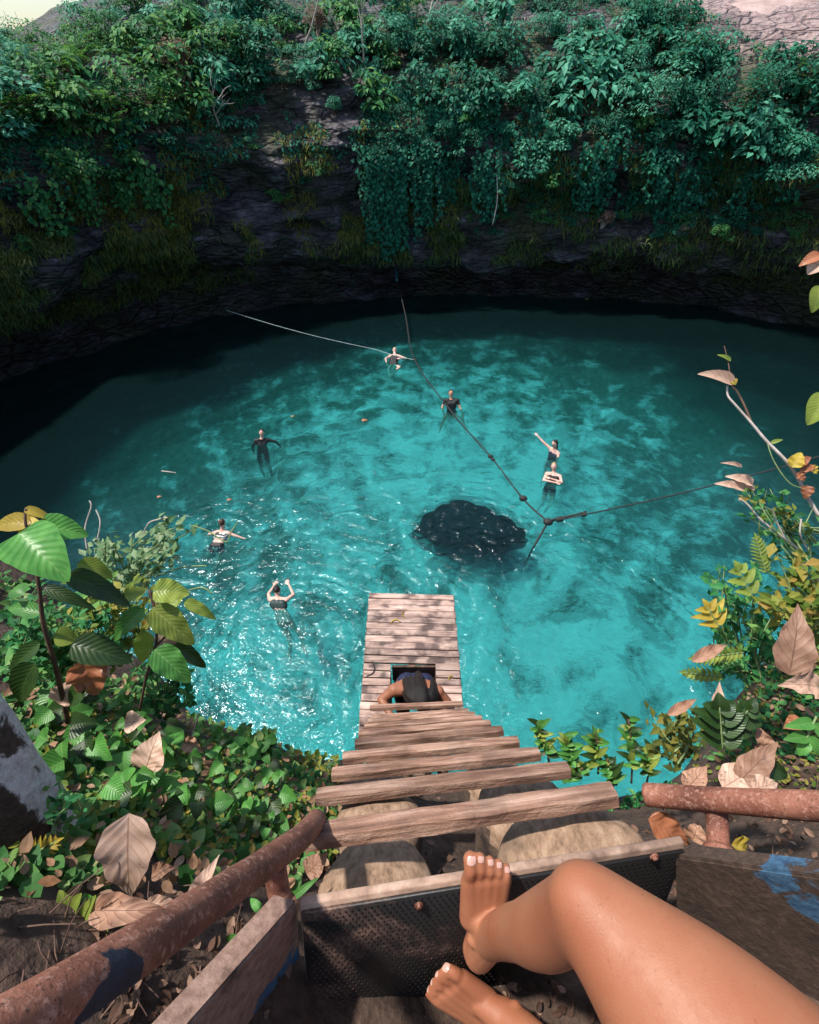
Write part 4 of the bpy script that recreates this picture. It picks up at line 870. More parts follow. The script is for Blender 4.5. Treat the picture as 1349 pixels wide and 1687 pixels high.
def frond_mesh(fr_list, tmpl=NARROW):
    loc = np.array([tuple(f[0]) for f in fr_list]); Y = np.array([tuple(f[1]) for f in fr_list]); Z = np.array([tuple(f[2]) for f in fr_list]); Z -= Y * (Y * Z).sum(1)[:, None]; Z /= np.linalg.norm(Z, axis=1)[:, None]
    return scatter('foliage', tmpl, loc, np.stack([np.cross(Y, Z), Y, Z], 2), [f[3] for f in fr_list])
def fernbush_meshes(seed, nf=13, L=.9, w=.17):
    rs = np.random.RandomState(seed); fl = []; sb = MB()
    for i in range(nf):
        a = i * 2.4 + rs.uniform(-.3, .3); el_ = rs.uniform(.1, 1.0); d = Vector((math.cos(a), math.sin(a), el_)).normalized(); b = Vector((0, 0, .1)); fl += fern_frond(None, b, d, Vector((0, 0, 1)), L * rs.uniform(.7, 1.15), w, 14)
        sb.tube([b, b + d * L * .5 + Vector((0, 0, .08)), b + d * L * .95 - Vector((0, 0, .02))], [.014, .009, .004], 4, False)
    return frond_mesh(fl), sb.mesh('stem')
SH = [shrub_meshes(i, .155, 620, .38) for i in range(5)]                 # medium leaves
SHB = [shrub_meshes(20 + i, .25, 300, .40, LEAF, .6, .5) for i in range(3)]   # broad leaves
SHF = [shrub_meshes(40 + i, .085, 1500, .42) for i in range(3)]            # fine leaves
VN = [vine_meshes(60 + i, 9, 3.6, .135) for i in range(3)]; VS = [vine_meshes(70 + i, 6, 1.7, .15) for i in range(2)]
FB = [fernbush_meshes(80 + i) for i in range(3)]
cache = {}
def put(pair, matn, loc, sc, rz, name, label, cat, group, tilt=0.0, stem='stem'):
    key = (id(pair[0]), matn)
    if key not in cache:
        a = pair[0].copy(); a.name = 'foliage'; a.materials.clear(); a.materials.append(M[matn]); b = pair[1].copy(); b.name = 'stem'; b.materials.clear(); b.materials.append(M[stem]); cache[key] = (a, b)
    a, b = cache[key]; root = empty(name, loc, label, cat, group); root.scale = (sc, sc, sc) if not hasattr(sc, '__len__') else sc; root.rotation_euler = (tilt, 0, rz)
    for nm, me in (('foliage', a), ('stem', b)): o = bpy.data.objects.new(name + '_' + nm if False else nm, me); COL.objects.link(o); o.parent = root
    return root
rg = random.Random(5)
def region_label(px, py, kind):
    side = 'far left' if px < 330 else ('middle' if px < 760 else 'far right'); lev = 'top rim' if py < 150 else ('upper slope' if py < 290 else 'lower face')
    return side, lev
# densely leafed upper slope; (x0,x1,y0,y1,count,kinds,materials,size)
ZONES = [
 (-120, 330, 60, 230, 36, ('SH', 'SHF', 'FB', 'SH'), ('green', 'teal_pale', 'green', 'green', 'green'), (1.0, 1.7)),
 (330, 760, -10, 190, 42, ('SH', 'SHF', 'SH', 'SHB'), ('teal', 'teal_pale', 'teal', 'green'), (.8, 1.5)),
 (760, 1150, -10, 200, 40, ('SHB', 'SH', 'SHF'), ('teal', 'teal_pale', 'teal'), (.9, 1.6)),
 (900, 1160, -10, 70, 8, ('SH', 'SHF'), ('teal_pale', 'teal'), (.7, 1.1)),
 (1100, 1470, 110, 300, 30, ('SH', 'SHB', 'SHF'), ('teal', 'teal', 'teal_pale'), (.9, 1.5)),
 (-80, 320, 220, 300, 12, ('SH', 'FB'), ('green', 'teal'), (.7, 1.0)),
 (700, 1200, 180, 330, 34, ('SH', 'SHF', 'SHB'), ('teal', 'green', 'teal_pale', 'teal'), (.5, 1.0)),
 (560, 760, 170, 260, 8, ('SHF', 'SH'), ('teal', 'teal'), (.5, .8)),
 (140, 330, 20, 85, 16, ('SHF', 'SH'), ('teal_pale', 'green', 'teal_pale'), (.7, 1.1)),
 (400, 590, 110, 190, 9, ('SHF', 'SH'), ('teal', 'teal_pale'), (.45, .8)),
 (800, 1330, 300, 420, 44, ('SH', 'SHF'), ('teal', 'green', 'teal'), (.3, .65)),
 (560, 800, 290, 400, 14, ('SHF', 'SH'), ('teal', 'green'), (.25, .45)),
 (330, 560, 230, 330, 7, ('SHF', 'SH'), ('green', 'teal'), (.25, .5)),
 (20, 260, 290, 420, 9, ('FB', 'SH'), ('green', 'teal'), (.3, .55)),
]
BANK = dict(SH=SH, SHB=SHB, SHF=SHF, FB=FB)
KN = dict(SH='leafy shrub', SHB='broad leaved shrub', SHF='fine leaved shrub', FB='fern clump')
MN = dict(green='green', teal='dark teal green', teal_pale='pale teal green', yellow='yellow green')
placed = 0
for (x0, x1, y0, y1, n, kinds, mats, (s0, s1)) in ZONES:
    for i in range(n):
        for tr_ in range(6):
            px, py = rg.uniform(x0, x1), rg.uniform(y0, y1); h, nn = on_cliff(px, py)
            if h is None: continue
            if 470 < px < 540 and 170 < py < 250 and tr_ < 5: continue
            break
        if h is None or (px < 150 and py < 85 - px * .35) or (px > 1060 and py < (px - 1060) * .42 - 8): continue
        k = rg.choice(kinds); mt = rg.choice(mats); side, lev = region_label(px, py, k); dist = (h - Vector((0, 0, EYE))).length; s_ = rg.uniform(s0, s1) * (.75 if dist < 19 else 1) * (.6 if px > 1100 and py < 150 - (1349 - px) * .2 else 1)
        if px < 200 and py < 110: s_ *= .7
        lab = f"{MN[mt]} {KN[k]} growing on the {side} {lev} of the cliff"
        put(rg.choice(BANK[k]), mt, h - Vector((0, 0, .1 * s_)), s_, rg.uniform(-1.2, 1.2), 'fern' if k == 'FB' else 'shrub', lab, 'fern' if k == 'FB' else 'shrub', f"{KN[k]}s on the {side} {lev}"); placed += 1
# single clumps the photograph singles out
for (px, py, s_, bank, mt, lab) in ((235, 205, 1.25, SH[0], 'green', 'large bright green shrub bulging out over the left rock face'), (120, 345, .85, FB[0], 'green', 'green feathery fern hanging off the dark left rock face'), (375, 215, .95, SH[2], 'teal_pale', 'pale leafy shrub with bare twigs left of the dark hollow'), (460, 335, .5, SH[3], 'green', 'small green shrub alone on the purple rock ledge'), (960, 110, .55, SHB[0], 'yellow', 'yellow green shrub tuft among teal leaves high on the cliff'),
        (1040, 75, .95, SHB[1], 'teal', 'teal broad leaved shrub dome near the right rim'), (1150, 335, 1.0, SHB[2], 'teal_pale', 'pale teal shrub cluster low on the right cliff'), (1270, 250, 1.0, SH[1], 'teal', 'teal shrub low beside the right dark face'), (165, 430, .55, SH[4], 'green', 'bright green shrub sprig hanging above the left shadow'), (820, 365, .4, SHF[0], 'green', 'tiny green shrub hanging on a long thin stem over water'), (1230, 370, .8, SH[2], 'teal', 'teal shrub at the foot of the right cliff'), (870, 345, .6, SH[0], 'teal', 'dark shrub above the pale wet rock patch')):
    h, nn = on_cliff(px, py)
    if h is not None: put(bank, mt, h, s_, .3, 'fern' if 'fern' in lab else 'shrub', lab, 'fern' if 'fern' in lab else 'shrub', None)
# dry pinkish bushes
for (px, py, s_, lab) in ((300, 130, 1.1, 'dry pinkish twiggy bush between green shrubs high on the left'), (990, 375, .7, 'dry straw coloured bush hanging low over the water on the right'), (520, 60, .9, 'greyish pink leafless bush near the top middle'), (30, 190, .8, 'dry yellow brown bush at the left edge of the cliff'), (1115, 390, .5, 'small dry reddish bush above the right waterline')):
    h, nn = on_cliff(px, py)
    if h is not None: put(SHF[1], 'pink_twig', h, s_, 1.1, 'dry_bush', lab, 'bush', None, 0, 'palestem')
# hanging vines
VZ = [(600, 760, 150, 260, 15, VN, 'teal'), (760, 1000, 160, 300, 12, VS, 'teal'), (560, 700, 30, 150, 6, VN, 'teal_pale'), (1000, 1330, 220, 340, 10, VS, 'teal'), (380, 600, 20, 130, 7, VS, 'teal'), (20, 300, 240, 320, 6, VS, 'green'), (780, 1250, 20, 150, 9, VN, 'teal')]
for (x0, x1, y0, y1, n, bank, mt) in VZ:
    for i in range(n):
        px, py = rg.uniform(x0, x1), rg.uniform(y0, y1); h, nn = on_cliff(px, py)
        if h is None: continue
        side, lev = region_label(px, py, ''); ln = 'long' if bank is VN else 'short'
        put(rg.choice(bank), mt, h + Vector((0, -.35, .1)), rg.uniform(.6, 1.0), rg.uniform(-.3, .3), 'hanging_vine', f"{ln} {MN[mt]} leafy vine hanging down the {side} {lev} of the cliff", 'vine', f"{ln} vines on the {side} {lev}")
# mossy hanging ferns covering the lower faces
def cover(name, label, n, rects, matn, size, tmpl, dens, kind='stuff', dirn=(0, -.25, -1)):
    loc = []; nr = []
    for (x0, x1, y0, y1, wgt) in rects:
        for i in range(int(n * wgt)):
            px, py = R.uniform(x0, x1), R.uniform(y0, y1)
            h, nn = on_cliff(px, py)
            if h is None or h.z < .9: continue
            if px < 150 and py < 80 - px * .35: continue
            if px > 1060 and py < (px - 1060) * .42 - 12 + 30 * noise.noise(h * .5): continue
            if noise.noise(h * .55 + Vector((7, 3, 1))) + .5 * noise.noise(h * 1.6) < dens: continue
            if nn.dot(Vector((0, 0, EYE)) - h) < 0: nn = -nn
            loc.append(tuple(h + nn * R.uniform(0, .12))); nr.append(tuple(nn))
    n_ = len(loc); me = scatter(name, tmpl, np.array(loc), frames(n_, np.array(nr) + np.array([0, 0, .3]), .3, dirn, .35), size * R.uniform(.5, 1.3, n_))
    tag(link(name, me, M[matn]), label, kind=kind); return n_
cover('hanging_ferns', 'olive yellow drooping ferns matted over the rock faces', 24000, [(-60, 330, 280, 520, .40), (200, 600, 170, 420, .42), (560, 800, 280, 420, .12), (800, 1400, 180, 400, .2)], 'olive', .22, BLADE, .02)
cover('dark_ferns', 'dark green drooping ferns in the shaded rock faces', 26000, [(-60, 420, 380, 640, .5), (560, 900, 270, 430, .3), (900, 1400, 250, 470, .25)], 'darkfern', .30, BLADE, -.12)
cover('cliff_creeper', 'small teal leaves creeping over the upper cliff', 30000, [(-100, 420, 40, 320, .3), (380, 800, -10, 260, .28), (760, 1400, -10, 360, .5)], 'teal', .13, LEAF, -.08, dirn=(0, -.6, -.5))
cover('cliff_undergrowth', 'mixed green undergrowth between the shrubs on the slope', 16000, [(-100, 420, 40, 260, .35), (380, 1400, -10, 220, .6)], 'green', .12, LEAF, .10, dirn=(0, -.6, -.5))
# bare pale slope at the top right and the ground beyond the left notch
bp_ = []
for (px, py) in ((930, -130), (1010, 10), (1180, 85), (1300, 150), (1420, 235)):
    h, nn = on_cliff(px, max(py, 2))
    if h is None: h = P(px, 60, 8)
    bp_.append(h)
V = []; F = []; nu, nv = 26, 12
for i in range(nu):
    t = i / (nu - 1); a = W(1060 + 420 * t, 12 + 170 * t ** 1.2, 1) - Vector((0, 0, EYE)); a.normalize()
    hh = BV.ray_cast(Vector((0, 0, EYE)), a); base = hh[0] if hh[0] is not None else Vector((0, 0, EYE)) + a * 30
    hd2 = Vector((a.x, a.y, 0)).normalized()
    for j in range(nv):
        q = j / (nv - 1); p_ = base + hd2 * (22 * q) + Vector((0, 0, -.3 + 9.5 * q ** .8 * (.6 + .4 * t))); p_.z += .7 * noise.noise(p_ * .35); V.append(p_)
for i in range(nu - 1):
    for j in range(nv - 1): F.append((i * nv + j, i * nv + j + 1, (i + 1) * nv + j + 1, (i + 1) * nv + j))
tag(link('bare_slope', mesh_py('bare_slope', V, F), M['bare']), kind='structure')
# bare twisted branches in the hollow at the top
def branch_tree(loc, h, seed, label, mat='palestem', name='bare_tree', spread=.5, rr=.04):
    rs = random.Random(seed); root = empty(name, loc, label, 'tree'); mb = MB(); tw = MB()
    def grow(m_, p, d, L, r, lvl):
        pts = [p]; 
        for i in range(5): d = (d + Vector((rs.uniform(-1, 1), rs.uniform(-1, 1), rs.uniform(-.5, .8))) * .28).normalized(); pts.append(pts[-1] + d * L / 5)
        m_.tube(pts, [r * (1 - .12 * i) for i in range(6)], 6, False)
        if lvl > 0:
            for q in range(3): grow(tw, pts[rs.randint(2, 5)], (d + Vector((rs.uniform(-1, 1), rs.uniform(-1, 1), rs.uniform(-.6, .6))) * spread * 1.6).normalized(), L * .6, r * .5, lvl - 1)
    grow(mb, Vector(loc), Vector((rs.uniform(-.3, .3), -.3, 1)).normalized(), h, rr, 2); mb.build('trunk', M[mat], root); tw.build('branch', M[mat], root)
for (px, py, hgt, sd, lab) in ((600, 110, 2.4, 1, 'pale bare branching tree standing over the dark top hollow'), (500, 85, 2.0, 2, 'thin bare tree left of the pale branching tree'), (365, 215, 1.2, 3, 'pale bare twigs reaching out beside the pale leafy shrub'), (700, 60, 1.8, 5, 'slender bare sapling among teal vines'), (1090, 60, 1.6, 8, 'bare dead sapling by the bare slope')):
    h, nn = on_cliff(px, py)
    if h is not None: branch_tree(h, hgt, sd, lab)
# long aerial stems hanging down the wall
for (px, py, L_, lab) in ((815, 285, 1.6, 'thin brown aerial root hanging in the middle of the wall'), (690, 60, 2.2, 'thin pale aerial root beside the long vines'), (860, 30, 1.8, 'thin hanging root near the top right')):
    h, nn = on_cliff(px, py)
    if h is not None: mb = MB(); mb.tube(spline([h + Vector((0, -.6, 0)), h + Vector((.1, -.7, -L_ * .5)), h + Vector((0, -.75, -L_))], 5), .018, 6); tag(mb.build('aerial_root', M['palestem']), lab, 'root')

# ------------------------------------------------------------------ near vegetation
def leaf_obj(base, tip, width, matn, parent=None, face=None, fold=.18, curl=.12, shape=1.0, serr=0.0, name='leaf', twist=0.0, wave=.0, pw=.62):
    base = Vector(base); tip = Vector(tip); L = (tip - base).length; Y = (tip - base).normalized()
    Z = Vector(face) if face is not None else (Vector((0, 0, EYE)) - (base + tip) / 2).normalized() * .55 + Vector((0, -.1, .8)); Z = (Z - Y * Z.dot(Y)).normalized(); X = Y.cross(Z)
    nu, nv = 8, 22; V = []; UV = []
    for j in range(nv + 1):
        v = j / nv; ww = width / 2 * (math.sin(math.pi * min(1, v ** (.62 * shape))) ** pw) * (1 - .22 * v) * 1.10 if 0 < v < 1 else .001
        ww *= 1 + serr * math.sin(v * 23) + .05 * noise.noise(Vector((base.x * 40, v * 4, base.y * 40)))
        c = Y * (L * v) + Z * (L * curl * (math.sin(v * 2.6) - v * .9)); tw = twist * v
        for i in range(nu + 1):
            u = i / nu * 2 - 1; V.append(c + (X * math.cos(tw) + Z * math.sin(tw)) * (u * ww) + Z * (abs(u) ** 1.3 * ww * fold * 2 + wave * ww * math.sin(v * 19 + u * 1.5) * abs(u))); UV.append((i / nu, v))
    # short stalk
    F = [(j * (nu + 1) + i, j * (nu + 1) + i + 1, (j + 1) * (nu + 1) + i + 1, (j + 1) * (nu + 1) + i) for j in range(nv) for i in range(nu)]
    me = mesh_np(name, [tuple(v) for v in V], F, True, UV); me.materials.append(M[matn]); o = bpy.data.objects.new(name, me); COL.objects.link(o)
    if parent is not None: o.parent = parent; o.location = base - parent.location
    else: o.location = base
    return o
def LP(px0, py0, px1, py1, w_, d, matn, parent=None, dd=0.0, **kw):
    """leaf between two photo pixels, w_ pixels wide, d metres out"""
    return leaf_obj(W(px0, py0, d), W(px1, py1, d + dd), w_ * d / FPX, matn, parent, **kw)
# tall broad-leaved plant at the left
pl = empty('broad_leaf_plant', W(108, 1185, 1.38), 'tall stemmed plant with broad bright green and yellow leaves on the left', 'plant')
mb = MB(); mb.tube(spline([W(112, 1190, 1.40), W(92, 1100, 1.30), W(72, 1030, 1.24), W(64, 965, 1.20), W(52, 900, 1.17), W(42, 862, 1.15), W(42, 838, 1.15)], 6), [.0072 - .00013 * i for i in range(37)], 8); mb.build('stem', M['stem'], pl)
for a in ((32, 878, 112, 956, 84, 1.14, 'bl_green', -.02), (62, 866, 146, 882, 46, 1.16, 'bl_green', .05), (40, 838, 88, 856, 16, 1.15, 'bl_yellow', .03), (52, 862, -12, 868, 34, 1.16, 'bl_yellow', .02), (58, 890, 48, 850, 34, 1.18, 'bl_yellow', .02),
          (112, 945, 215, 998, 38, 1.22, 'bl_dark', .05), (128, 928, 186, 952, 34, 1.26, 'bl_lime', .05), (72, 968, 158, 1004, 22, 1.26, 'bl_dark', .04), (40, 980, 22, 968, 30, 1.3, 'bl_green', .02), (88, 1050, 128, 1052, 34, 1.26, 'bl_lime', .04),
          (118, 1062, 218, 1090, 50, 1.22, 'bl_dark', .04), (66, 1060, 14, 1112, 30, 1.26, 'bl_dark', .02), (58, 1092, 30, 1158, 46, 1.22, 'bl_dark', .02), (142, 1134, 112, 1160, 34, 1.26, 'bl_dark', .02), (70, 1010, 10, 1000, 26, 1.3, 'bl_green', .02)):
    LP(*a[:4], a[4], a[5], a[6], pl, a[7], serr=.015)
LP(138, 1085, 160, 1146, 54, 1.26, 'bl_orange', pl, .03, wave=.3, name='dead_leaf')
pl = empty('veined_leaf_plant', W(232, 1165, 1.50), 'plant with ribbed lime green leaves right of the tall broad leaved plant', 'plant')
mb = MB(); mb.tube(spline([W(230, 1170, 1.5), W(242, 1110, 1.42), W(256, 1065, 1.36), W(258, 1020, 1.33), W(246, 972, 1.32)], 6), .0042, 8); mb.tube(spline([W(256, 1065, 1.36), W(280, 1040, 1.33), W(300, 1010, 1.32)], 4), .003, 6); mb.build('stem', M['stem'], pl)
for a in ((206, 984, 242, 970, 24, 1.32, 'bl_lime', .02), (252, 975, 312, 978, 42, 1.30, 'bl_lime', .03), (238, 1003, 186, 1056, 32, 1.32, 'bl_green', .0), (250, 1002, 320, 1062, 46, 1.30, 'bl_lime', .03), (254, 1070, 314, 1124, 46, 1.28, 'bl_green', .02), (304, 990, 356, 1020, 20, 1.32, 'bl_lime', .04),
          (286, 1062, 340, 1100, 26, 1.34, 'bl_dark', .04), (246, 1042, 232, 1092, 34, 1.36, 'bl_lime', .02), (270, 1000, 300, 985, 30, 1.36, 'bl_lime', .02), (262, 1040, 296, 1080, 30, 1.40, 'bl_pale', .02)):
    LP(*a[:4], a[4], a[5], a[6], pl, a[7], serr=.03, wave=.08)
# small-leaved plants: stems + leaves, one object each
def small_plant(name, label, px, py, d, stems, leaf, matn, seed, group=None, cat='plant', tmpl=LEAF, per=14, stemm='greenstem', spread=.25, wig=.3, tipbias=1.0, hrange=(.6, 1.2)):
    rs = np.random.RandomState(seed); base = W(px, py, d); root = empty(name, base, label, cat, group); sb = MB(); L = []; D = []
    for (tx, ty, td) in stems:
        tip = W(tx, ty, td); mid = (base + tip) / 2 + Vector(rs.normal(0, wig * (tip - base).length * .35, 3)); pts = spline([base + Vector(rs.normal(0, .02, 3)), mid, tip], 8); sb.tube(pts, list(np.linspace(.0034, .0014, len(pts))), 5, False)
        for q in range(per):
            t = (q / per) ** (1 / (1 + tipbias)) ; i = min(int(t * (len(pts) - 1)), len(pts) - 2); p_ = pts[i].lerp(pts[i + 1], t * (len(pts) - 1) - i); L.append(tuple(p_ + Vector(rs.normal(0, leaf * spread, 3)))); D.append(tuple(rs.normal(0, 1, 3) + np.array(pts[i + 1] - pts[i]) / (np.linalg.norm(pts[i + 1] - pts[i]) + 1e-6) * .6))
    L = np.array(L); me = scatter('foliage', tmpl, L, frames(len(L), (0, -.35, 1), .35, np.array(D), .1, rs), leaf * rs.uniform(.55, 1.25, len(L))); link('foliage', me, M[matn], root); sb.build('stem', M[stemm], root); return root
def cloud(cx, cy, rx, ry, d, n, seed, up=0):
    rs = random.Random(seed); return [(cx + rs.uniform(-rx, rx), cy + rs.uniform(-ry, ry) - up, d + rs.uniform(-.12, .12)) for _ in range(n)]
small_plant('small_leaf_bush', 'pale small leaved bush with curling tendrils over the water on the left', 205, 985, 1.75, cloud(225, 895, 90, 32, 1.62, 17, 1), .036, 'pale', 1, per=17)
small_plant('small_leaf_bush', 'light green sprig reaching over the water toward the bikini swimmer', 215, 930, 1.70, [(275, 850, 1.6), (300, 862, 1.6), (325, 868, 1.62), (285, 878, 1.6), (262, 862, 1.6)], .040, 'pale', 2, per=8)
small_plant('small_leaf_bush', 'dense green small leaved bush below the big heart leaf on the left', 90, 1100, 1.62, cloud(110, 1010, 95, 62, 1.5, 26, 3), .038, 'green', 3, per=18)
small_plant('small_leaf_bush', 'yellowish small leaved bush under the ribbed lime leaves', 190, 1080, 1.66, cloud(175, 1000, 70, 55, 1.55, 20, 4), .036, 'yellow', 4, per=15)
small_plant('small_leaf_bush', 'dark green small leaved bush beside the left cliff edge above the rings', 270, 1170, 1.85, cloud(265, 1110, 50, 55, 1.75, 16, 5), .036, 'green', 5, per=15)
small_plant('small_leaf_bush', 'sparse green bush at the extreme left above the white barked trunk', 40, 1100, 1.5, cloud(40, 1060, 45, 70, 1.42, 12, 6), .042, 'green', 6, per=12)
small_plant('ledge_plant', 'bright green low plant on the ledge left of the first rungs', 500, 1310, 1.85, cloud(490, 1285, 50, 22, 1.85, 14, 7), .034, 'green', 7, per=13)
small_plant('ledge_plant', 'yellow green trailing plant at the left end of the third rung', 530, 1275, 2.1, cloud(515, 1262, 36, 16, 2.1, 9, 8), .034, 'yellow', 8, per=10)
small_plant('ledge_plant', 'leafy green plant spilling over the ledge toward the ripple rings', 410, 1270, 1.9, cloud(400, 1235, 60, 25, 1.9, 16, 9), .038, 'ivy', 9, per=13, tmpl=HEART)
# long tendrils
for i, (pts, d, mt, lab) in enumerate((([(143, 905), (140, 870), (150, 835), (147, 825)], 1.6, 'palestem', 'pale tendril rising straight up left of the bush'), ([(160, 890), (165, 860), (158, 840)], 1.6, 'palestem', 'short pale tendril beside the rising tendril'), ([(235, 880), (245, 862), (260, 856), (276, 853)], 1.6, 'palestem', 'curved pale tendril arching into the light green sprig'), ([(318, 866), (345, 876), (372, 893), (380, 878), (392, 860)], 1.6, 'greenstem', 'looping green tendril reaching across the bikini swimmer'), ([(290, 980), (330, 968), (350, 978)], 1.5, 'greenstem', 'fine green tendril over the teal water'), ([(300, 1250), (320, 1200), (325, 1175)], 1.7, 'palestem', 'straw coloured stalk standing in the ivy near the rings'), ([(255, 950), (300, 935), (340, 932)], 1.6, 'greenstem', 'thin stem stretching right below the swimmer'))):
    mb = MB(); mb.tube(spline([W(x, y, d) for x, y in pts], 8), .0024, 6); tag(mb.build('tendril', M[mt]), lab, 'tendril')
# creeping ivy: the biggest leaves are parts of the plant
iv = empty('ivy_plant', W(250, 1260, 1.4), 'creeping ivy with large glossy heart leaves over the left slope', 'ivy'); rs = random.Random(12)
for i in range(120):
    px = rs.uniform(60, 470); lo = 1150 + max(0, (px - 250)) * .42; py = rs.uniform(lo, min(1420, lo + 210 - abs(px - 260) * .2)); h, nn = on_ground(px, py)
    if h is None: continue
    h = h + nn * (.05 if nn.z > 0 else -.05) + Vector((0, 0, rs.uniform(.0, .05))); a = rs.uniform(0, 6.28); L_ = rs.uniform(.030, .062) * (1.25 if px < 300 else .9)
    o = leaf_obj(h, h + Vector((math.cos(a), -.2 + math.sin(a) * .8, -.25)) * L_, L_ * rs.uniform(.85, 1.05), rs.choice(['bl_green', 'bl_green', 'bl_green', 'bl_dark']), iv, (rs.uniform(-.4, .4), rs.uniform(-.7, .0), 1), shape=.62, fold=.15)
mb = MB()
for pts in ([(300, 1245), (380, 1260), (425, 1290), (428, 1310), (405, 1350)], [(100, 1180), (140, 1200), (200, 1240), (250, 1250)], [(330, 1400), (345, 1440), (370, 1370), (400, 1330)], [(240, 1300), (300, 1330), (360, 1345), (380, 1370), (350, 1400)]):
    mb.tube(spline([ (lambda h: h if h is not None else W(x, y, 1.4))(on_ground(x, y)[0]) + Vector((0, -.02, .05)) for x, y in pts], 8), .0026, 6)
mb.build('stem', M['palestem'], iv)
def ground_cover(name, label, n, rects, matn, size, tmpl, lift=.03, thr=-2, dirn=None, spread=.4):
    loc = []; nr = []
    for (x0, x1, y0, y1, wgt) in rects:
        for i in range(int(n * wgt)):
            px, py = R.uniform(x0, x1), R.uniform(y0, y1); h, nn = on_ground(px, py)
            if h is None or noise.noise(h * 3.1 + Vector((1, 9, 2))) < thr: continue
            if nn.z < 0 and nn.y > -.5: nn = -nn
            loc.append(tuple(h + Vector((R.normal(0, .01), -.3 * lift, 1.0 * lift)) * R.uniform(0, 1.6))); nr.append((nn.x * .4, nn.y * .4 - .2, abs(nn.z) * .5 + .7))
    n_ = len(loc)
    if n_: tag(link(name, scatter(name, tmpl, np.array(loc), frames(n_, np.array(nr), spread, dirn, 1.0), size * R.uniform(.5, 1.35, n_)), M[matn]), label, kind='stuff')
ground_cover('ivy_cover', 'small green ivy leaves carpeting the left slope', 4600, [(0, 560, 1120, 1440, .8), (-150, 120, 850, 1150, .3), (-1100, 0, 1000, 1500, .7)], 'ivy', .031, HEART, .05, -.22)
ground_cover('yellow_ground_leaves', 'tiny yellow green leaves among the ivy', 3400, [(100, 560, 1150, 1400, .7), (1040, 1349, 880, 1300, .5)], 'yellow', .020, LEAF2, .09)
ground_cover('dry_leaf_litter', 'dry brown leaf litter on the soil', 2000, [(150, 620, 1250, 1687, .45), (1050, 1349, 950, 1480, .5), (560, 1100, 1270, 1687, .3)], 'dryleaf', .022, LEAF2, .008, -.15)
ground_cover('dry_leaves_in_ivy', 'brown and straw coloured dead leaves caught in the ivy', 1500, [(60, 560, 1120, 1440, .6), (1060, 1349, 860, 1260, .5)], 'dryleaf2', .030, LEAF2, .08)
ground_cover('right_bank_leaves', 'small green leaves covering the right bank', 8000, [(1040, 1480, 760, 1250, .8), (860, 1100, 1180, 1330, .25), (1400, 2400, 700, 1300, .6)], 'green', .030, LEAF2, .07)
ground_cover('right_bank_yellow_leaves', 'pale and yellow small leaves on the right bank', 2600, [(1060, 1480, 780, 1200, .9)], 'yellow', .030, LEAF2, .08, -.1)
# fine dry twigs
mb = MB(); rs = random.Random(3)
for i in range(260):
    px, py = (rs.uniform(0, 520), rs.uniform(1150, 1640)) if i % 2 else (rs.uniform(1040, 1349), rs.uniform(900, 1480)); h, nn = on_ground(px, py)
    if h is None: continue
    h += Vector((0, -.01, .02)); a = Vector((rs.uniform(-1, 1), rs.uniform(-1, 1), rs.uniform(-.4, .6))).normalized() * rs.uniform(.03, .11); mb.tube([h, h + a * .5 + Vector((0, 0, .01)), h + a], [.0016, .0013, .0008], 4, False)
tag(mb.build('dry_twigs', M['stem']), 'fine dry twigs and rootlets scattered over the soil', kind='stuff')
